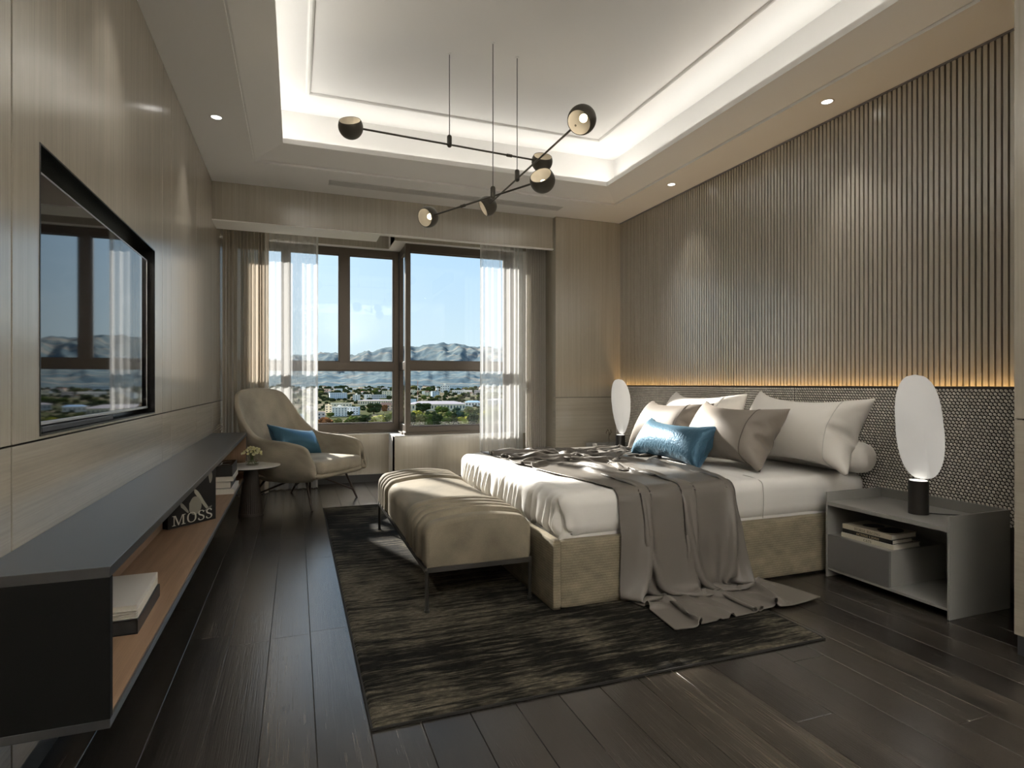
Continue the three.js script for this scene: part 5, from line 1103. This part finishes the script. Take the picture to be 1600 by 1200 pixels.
  function building(label, group, u, v, wpx, hpx, col, { yaw = 0, cols = 0, rows = 0, roof = 'flat', deep = 0.6, tower = 0, name = 'building' } = {}) {
    const d = out(v), [x, z] = toWorld(u, d), s = d / F, w = wpx * s, h = hpx * s, D = Math.max(8, w * deep), face = -Math.atan2(x, -z);
    const b = thing(name, label, 'building', [x, GY, z], face + yaw, group);
    part(b, 'wall', box(-w / 2, w / 2, 0, h, -D, 0), W(col));
    if (roof === 'flat') { part(b, 'roof', [box(-w / 2 - 0.1, w / 2 + 0.1, h, h + 0.25, -D - 0.1, 0.1)], roofM.flat); part(b, 'parapet', [box(-w / 2, w / 2, h + 0.25, h + 0.9, -0.25, 0), box(-w / 2, w / 2, h + 0.25, h + 0.9, -D, -D + 0.25), box(-w / 2, -w / 2 + 0.25, h + 0.25, h + 0.9, -D, 0), box(w / 2 - 0.25, w / 2, h + 0.25, h + 0.9, -D, 0)], W(col)); }
    else { const r = new THREE.BufferGeometry(), e = 0.6, k = roof === 'tile' ? 0.32 * Math.min(w, D) : 0.10 * D, A = [-w / 2 - e, h, e], B = [w / 2 + e, h, e], C = [w / 2 + e, h, -D - e], E = [-w / 2 - e, h, -D - e], P = [-w / 2 + 0.2 * w, h + k, -D / 2], Q = [w / 2 - 0.2 * w, h + k, -D / 2]; r.setAttribute('position', new THREE.Float32BufferAttribute([A, B, Q, A, Q, P, B, C, Q, C, E, P, C, P, Q, E, A, P].flat(), 3)); r.computeVertexNormals(); part(b, 'roof', metreUV(r), roofM[roof]); }
    if (cols) { const gw = new THREE.BoxGeometry(w / cols * 0.42, h / rows * 0.45, 0.12); for (let i = 0; i < cols; i++) for (let j = 0; j < rows; j++) { const m = part(b, 'window', gw, win); m.position.set(-w / 2 + (i + 0.5) * w / cols, (j + 0.55) * h / rows, 0.03); } }
    if (tower) part(b, 'stair_tower', box(-w * 0.12, w * 0.12, h + 0.26, h + tower * s, -D * 0.6, -D * 0.3), W(col));
    return b;
  }
  const B = [
    ['white apartment block with rows of small windows, largest below the left window', 530.5, 650.5, 23, 13, 'white', { cols: 5, rows: 4, tower: 4 }],
    ['blue grey apartment block joined to the white apartments', 551, 648.5, 18, 11, 'blue', { cols: 4, rows: 3, yaw: -0.2 }],
    ['tall cream apartment wing left of the white apartments', 513.5, 648.5, 11, 14, 'cream', { cols: 2, rows: 4, tower: 3 }],
    ['long cream rooftop block behind the white apartments', 533, 640, 32, 9, 'cream', { cols: 7, rows: 2 }],
    ['low pinkish house before the cream apartment wing', 502, 655.5, 12, 10, 'pink', { cols: 2, rows: 2 }],
    ['long blue grey office with window bands behind the apartments', 529, 623.5, 26, 9, 'blue', { cols: 9, rows: 3, yaw: 0.1 }],
    ['narrow white block right of the blue grey office', 557, 626.5, 11, 9, 'white', { cols: 3, rows: 3, tower: 3 }],
    ['small white block with a shaded side by the left window edge', 576, 624.5, 9, 7.5, 'white', { cols: 2, rows: 2, yaw: 0.5 }],
    ['long grey block before the cream block at the left window edge', 592, 624.5, 23, 7, 'grey', { cols: 8, rows: 2 }],
    ['cream block with three floors near the left window edge', 606, 620.5, 18, 9, 'cream', { cols: 5, rows: 3 }],
    ['very long low peach building under the grey block', 588, 633, 56, 7, 'sand', { cols: 16, rows: 1, deep: 0.25, roof: 'metal' }],
    ['peach house with a tiled roof under the long low building', 604, 641.5, 22, 8.5, 'peach', { cols: 4, rows: 2, roof: 'tile' }],
    ['peach block far behind the blue grey office', 507, 615.5, 12, 7.5, 'peach', { cols: 4, rows: 2 }],
    ['white villa on the far tree line above the peach block', 511.5, 604.6, 15, 3, 'white', {}],
    ['low white hall far behind the left window centre', 547, 605, 13, 3, 'white', {}],
    ['white house between far trees, left of the window centre', 530, 612, 10, 4.5, 'white', {}],
    ['light blue tower seen through the left sheer curtain', 469, 668, 12, 18, 'blue', { cols: 3, rows: 6 }],
    ['pinkish apartment front seen through the left sheer curtain', 485.5, 651, 15, 14, 'pink', { cols: 5, rows: 5 }],
    ['cream house behind the left sheer curtain near the mountains', 437, 609, 12, 5, 'cream', {}],
    ['terracotta roofed terrace behind the left sheer curtain', 446, 618, 30, 5, 'pink', { roof: 'tile', deep: 0.3 }],
    ['tallest white block on the far plain in the right window', 695.2, 613.2, 14, 11, 'white', { cols: 4, rows: 3, tower: 3.6 }],
    ['white row of flats at the far left of the right window', 651, 606.5, 20, 6.5, 'white', { cols: 9, rows: 2 }],
    ['second white row of flats left of the tallest white block', 670, 606.5, 14, 5.5, 'white', { cols: 6, rows: 2 }],
    ['bluish office slab right of the tallest white block', 718, 609.5, 31, 6.5, 'blue', { cols: 12, rows: 2 }],
    ['long white hall below the bluish office slab', 722, 616.2, 31, 6, 'white', { cols: 10, rows: 1 }],
    ['pale tower block with a cream flank, left of the tallest white block', 681.2, 622.5, 12, 10.5, 'blue', { cols: 3, rows: 4, yaw: 0.4 }],
    ['cream block at the far left of the right window', 645, 616.5, 11, 6.5, 'cream', { cols: 4, rows: 2 }],
    ['small cream house left of the pale tower block', 667.5, 618.5, 8, 6, 'cream', { cols: 2, rows: 2, roof: 'tile' }],
    ['light blue shed beside the long warehouse', 645, 630.5, 11, 6, 'blue', {}],
    ['long sand coloured warehouse with a grey roof in the right window', 683, 641.5, 88, 10, 'sand', { cols: 18, rows: 1, deep: 0.5, roof: 'metal' }],
    ['wide hall with a blue sheet roof right of the warehouse', 739, 635.5, 24, 7, 'white', { cols: 5, rows: 1, roof: 'blue', deep: 0.9 }],
    ['pink block behind the blue roofed hall', 747, 616.5, 12, 6.5, 'pink', { cols: 4, rows: 2 }],
    ['little white house between the trees under the blue roofed hall', 745, 655.5, 11, 8, 'white', { cols: 2, rows: 1, roof: 'tile' }],
    ['cream block behind the right sheer curtain', 775, 616, 20, 8, 'cream', { cols: 6, rows: 2 }],
    ['grey hall behind the right sheer curtain', 779, 632, 34, 7, 'grey', { cols: 8, rows: 1, roof: 'metal' }],
  ];
  for (const [l, u, v, w, h, c, o] of B) building(l, null, u, v, w, h, c, o);
  { const d = out(641), [x, z] = toWorld(652.7, d), s = d / F, m = thing('radio_mast', 'thin red and white radio mast rising by the warehouse', 'mast', [x, GY, z]); const H = 46 * s, red = std('mast red', [0.55, 0.2, 0.14], 0.6); for (let i = 0; i < 6; i++) part(m, 'section', new THREE.CylinderGeometry(0.22, 0.26, H / 6, 6).translate(0, H * (i + 0.5) / 6, 0), i % 2 ? red : wall.white); }
  // far houses: the nearest ones one by one, the crowd beyond as one
  const cols = ['white', 'cream', 'white', 'pink', 'grey', 'sand'];
  for (let i = 0; i < 64; i++) { const v = 605.5 + 12 * Math.pow(rnd(), 1.4), u = rr(415, 850); building('small far house on the plain, too distant to tell from its neighbours', 'far houses on the plain', u, v, rr(4, 9), rr(2.2, 4.5), cols[Math.floor(rnd() * 6)], { roof: rnd() < 0.35 ? 'tile' : 'flat', yaw: rr(-0.6, 0.6), name: 'far_house' }); }
  {
    const n = 900, im = new THREE.InstancedMesh(new THREE.BoxGeometry(1, 1, 1).translate(0, 0.5, 0), std('distant house walls', [1, 1, 1], 0.85, { specularIntensity: 0 }), n), cc = [[0.85, 0.83, 0.8], [0.8, 0.7, 0.55], [0.7, 0.5, 0.4], [0.6, 0.62, 0.66]];
    for (let i = 0; i < n; i++) { const v = 601.6 + 10 * Math.pow(rnd(), 2), u = rr(330, 960), d = out(v), [x, z] = toWorld(u, d), s = d / F; im.setMatrixAt(i, new THREE.Matrix4().compose(V(x, GY, z), new THREE.Quaternion().setFromAxisAngle(V(0, 1, 0), rr(0, 3)), V(rr(2, 7) * s, rr(1, 2.6) * s, rr(2, 5) * s))); im.setColorAt(i, rgb(...cc[Math.floor(rnd() * 4)])); }
    im.name = numbered('distant_houses'); tag(im, 'crowd of tiny distant houses at the foot of the mountains', 'houses', null, 'stuff'); scene.add(shadows(im));
  }
  // ---- trees
  const leafT = tex(256, 256, 2.2, 2.2, (x, y) => { const k = 0.55 + 0.9 * Math.pow(vnoise(x * 64, y * 64, 64, 64), 1.5); return [k, k, k]; });
  const green = [['dark', [0.045, 0.058, 0.022]], ['mid', [0.105, 0.13, 0.03]], ['yellow', [0.36, 0.32, 0.05]], ['rust', [0.26, 0.11, 0.045]], ['olive', [0.20, 0.185, 0.06]]].map(([n, c]) => [n, std(n + ' foliage', c, 0.85, { specularIntensity: 0, map: leafT })]);
  const G = Object.fromEntries(green), bark = std('bark', [0.07, 0.05, 0.035], 0.9);
  const crown = (seed) => { // clumps of leaves round a short trunk, about one metre high in all
    const l = []; for (let i = 0; i < 11; i++) { const g = new THREE.IcosahedronGeometry(1, 2), p = g.attributes.position, a = i * 2.4 + seed, r = i ? 0.28 : 0, cy = 0.58 + 0.22 * Math.sin(i * 1.7 + seed), R = 0.19 + 0.08 * hash(i, seed & 255); for (let k = 0; k < p.count; k++) { const q = V(p.getX(k), p.getY(k), p.getZ(k)), n = 0.72 + 0.55 * hash(Math.round(q.x * 50 + 90 * i) & 255, Math.round(q.y * 50) & 255, Math.round(q.z * 50) & 255); q.multiplyScalar(R * n); p.setXYZ(k, q.x + r * Math.cos(a), q.y * 0.85 + cy, q.z + r * Math.sin(a)); } g.computeVertexNormals(); l.push(metreUV(g)); }
    return mergeGeometries(l);
  };
  const crowns = [1, 2, 3, 4].map(crown), trunk = new THREE.CylinderGeometry(0.03, 0.045, 0.5, 7).translate(0, 0.25, 0);
  function tree(label, group, u, v, wpx, hpx, kind, k) { const d = out(v), [x, z] = toWorld(u, d), s = d / F, t = thing('tree', label, 'tree', [x, GY, z], k * 1.3, group); part(t, 'trunk', trunk, bark); part(t, 'crown', crowns[k % 4], G[kind]); t.scale.set(wpx * s / 0.9, hpx * s / 0.95, wpx * s / 0.9); return t; }
  const T = [
    ['rust red round tree, leftmost at the foot of the left window', 510, 667, 21, 14, 'rust'], ['brown olive tree beside the rust red tree', 528, 667, 14, 13, 'olive'], ['mid green tree before the white apartments', 551, 668, 24, 17, 'mid'], ['dark broad tree between the green and yellow trees', 573, 668, 24, 19, 'dark'], ['bright yellow green tree at the left window corner', 592, 668, 28, 18, 'yellow'], ['olive tree half hidden by the left window post', 611, 668, 22, 22, 'olive'], ['tall dark tree behind the yellow green tree', 584, 647, 21, 17, 'dark'], ['small dark tree before the blue grey apartments', 546, 650, 11, 7, 'dark'], ['small green tree at the foot of the cream wing', 516, 652, 11, 7, 'mid'], ['rust palm like tree before the peach house', 601, 645, 9, 12, 'rust'],
    ['large dark tree left of the warehouse front', 661, 645, 22, 15, 'dark'], ['dark tree at the middle of the warehouse front', 691, 647, 20, 11, 'mid'], ['small dark tree near the warehouse end', 713, 646, 12, 9, 'dark'], ['olive tree right of the warehouse', 733, 650, 16, 14, 'olive'], ['dark tree under the blue roofed hall', 752, 652, 16, 14, 'dark'],
  ];
  T.forEach(([l, u, v, w, h, k], i) => tree(l, null, u, v, w, h, k, i));
  const band = ['dark', 'mid', 'olive', 'dark', 'mid', 'yellow', 'dark'];
  for (let i = 0; i < 26; i++) { const k = (i % 3) === 2 && i < 14 ? ['yellow', 'olive'][i % 2] : band[(i * 3) % 7], w = { dark: 'dark green', mid: 'mid green', yellow: 'yellowish', olive: 'olive' }[k]; tree(w + ' bushy tree in the dense belt along the foot of the right window', w + ' trees below the right window', 641 + i * 4.7 + rr(-2, 2), 669 - (i % 3) * 4, rr(15, 22), rr(16, 24) - (i % 3), k, i); }
  for (let i = 0; i < 14; i++) tree('tree behind a sheer curtain, low in the window', 'trees behind the sheer curtains', i < 7 ? 420 + i * 11 : 756 + (i - 7) * 9, rr(655, 668), rr(13, 20), rr(12, 20), band[i % 7], i);
  for (let i = 0; i < 70; i++) { const k = band[i % 7] === 'yellow' ? 'olive' : band[i % 7], w = { dark: 'dark green', mid: 'mid green', olive: 'olive' }[k]; tree(w + ' tree scattered among the far buildings', w + ' trees among the far buildings', rr(415, 830), 607 + 24 * rnd(), rr(6, 13), rr(4, 8), k, i); }
  {
    const n = 2600, im = new THREE.InstancedMesh(crowns[0], G.dark, n);
    for (let i = 0; i < n; i++) { const v = 601.2 + 40 * Math.pow(rnd(), 2.6), u = rr(300, 1000), d = out(v), [x, z] = toWorld(u, d), s = d / F, k = rr(2, 6); im.setMatrixAt(i, new THREE.Matrix4().compose(V(x, GY - 1, z), new THREE.Quaternion().setFromAxisAngle(V(0, 1, 0), rr(0, 6)), V(k * 1.4 * s, Math.min(k, 4.5) * s, k * 1.4 * s))); }
    im.name = numbered('distant_woods'); tag(im, 'dark green woods between the distant houses', 'woods', null, 'stuff'); scene.add(shadows(im));
  }
}

renderer.render(scene, camera);
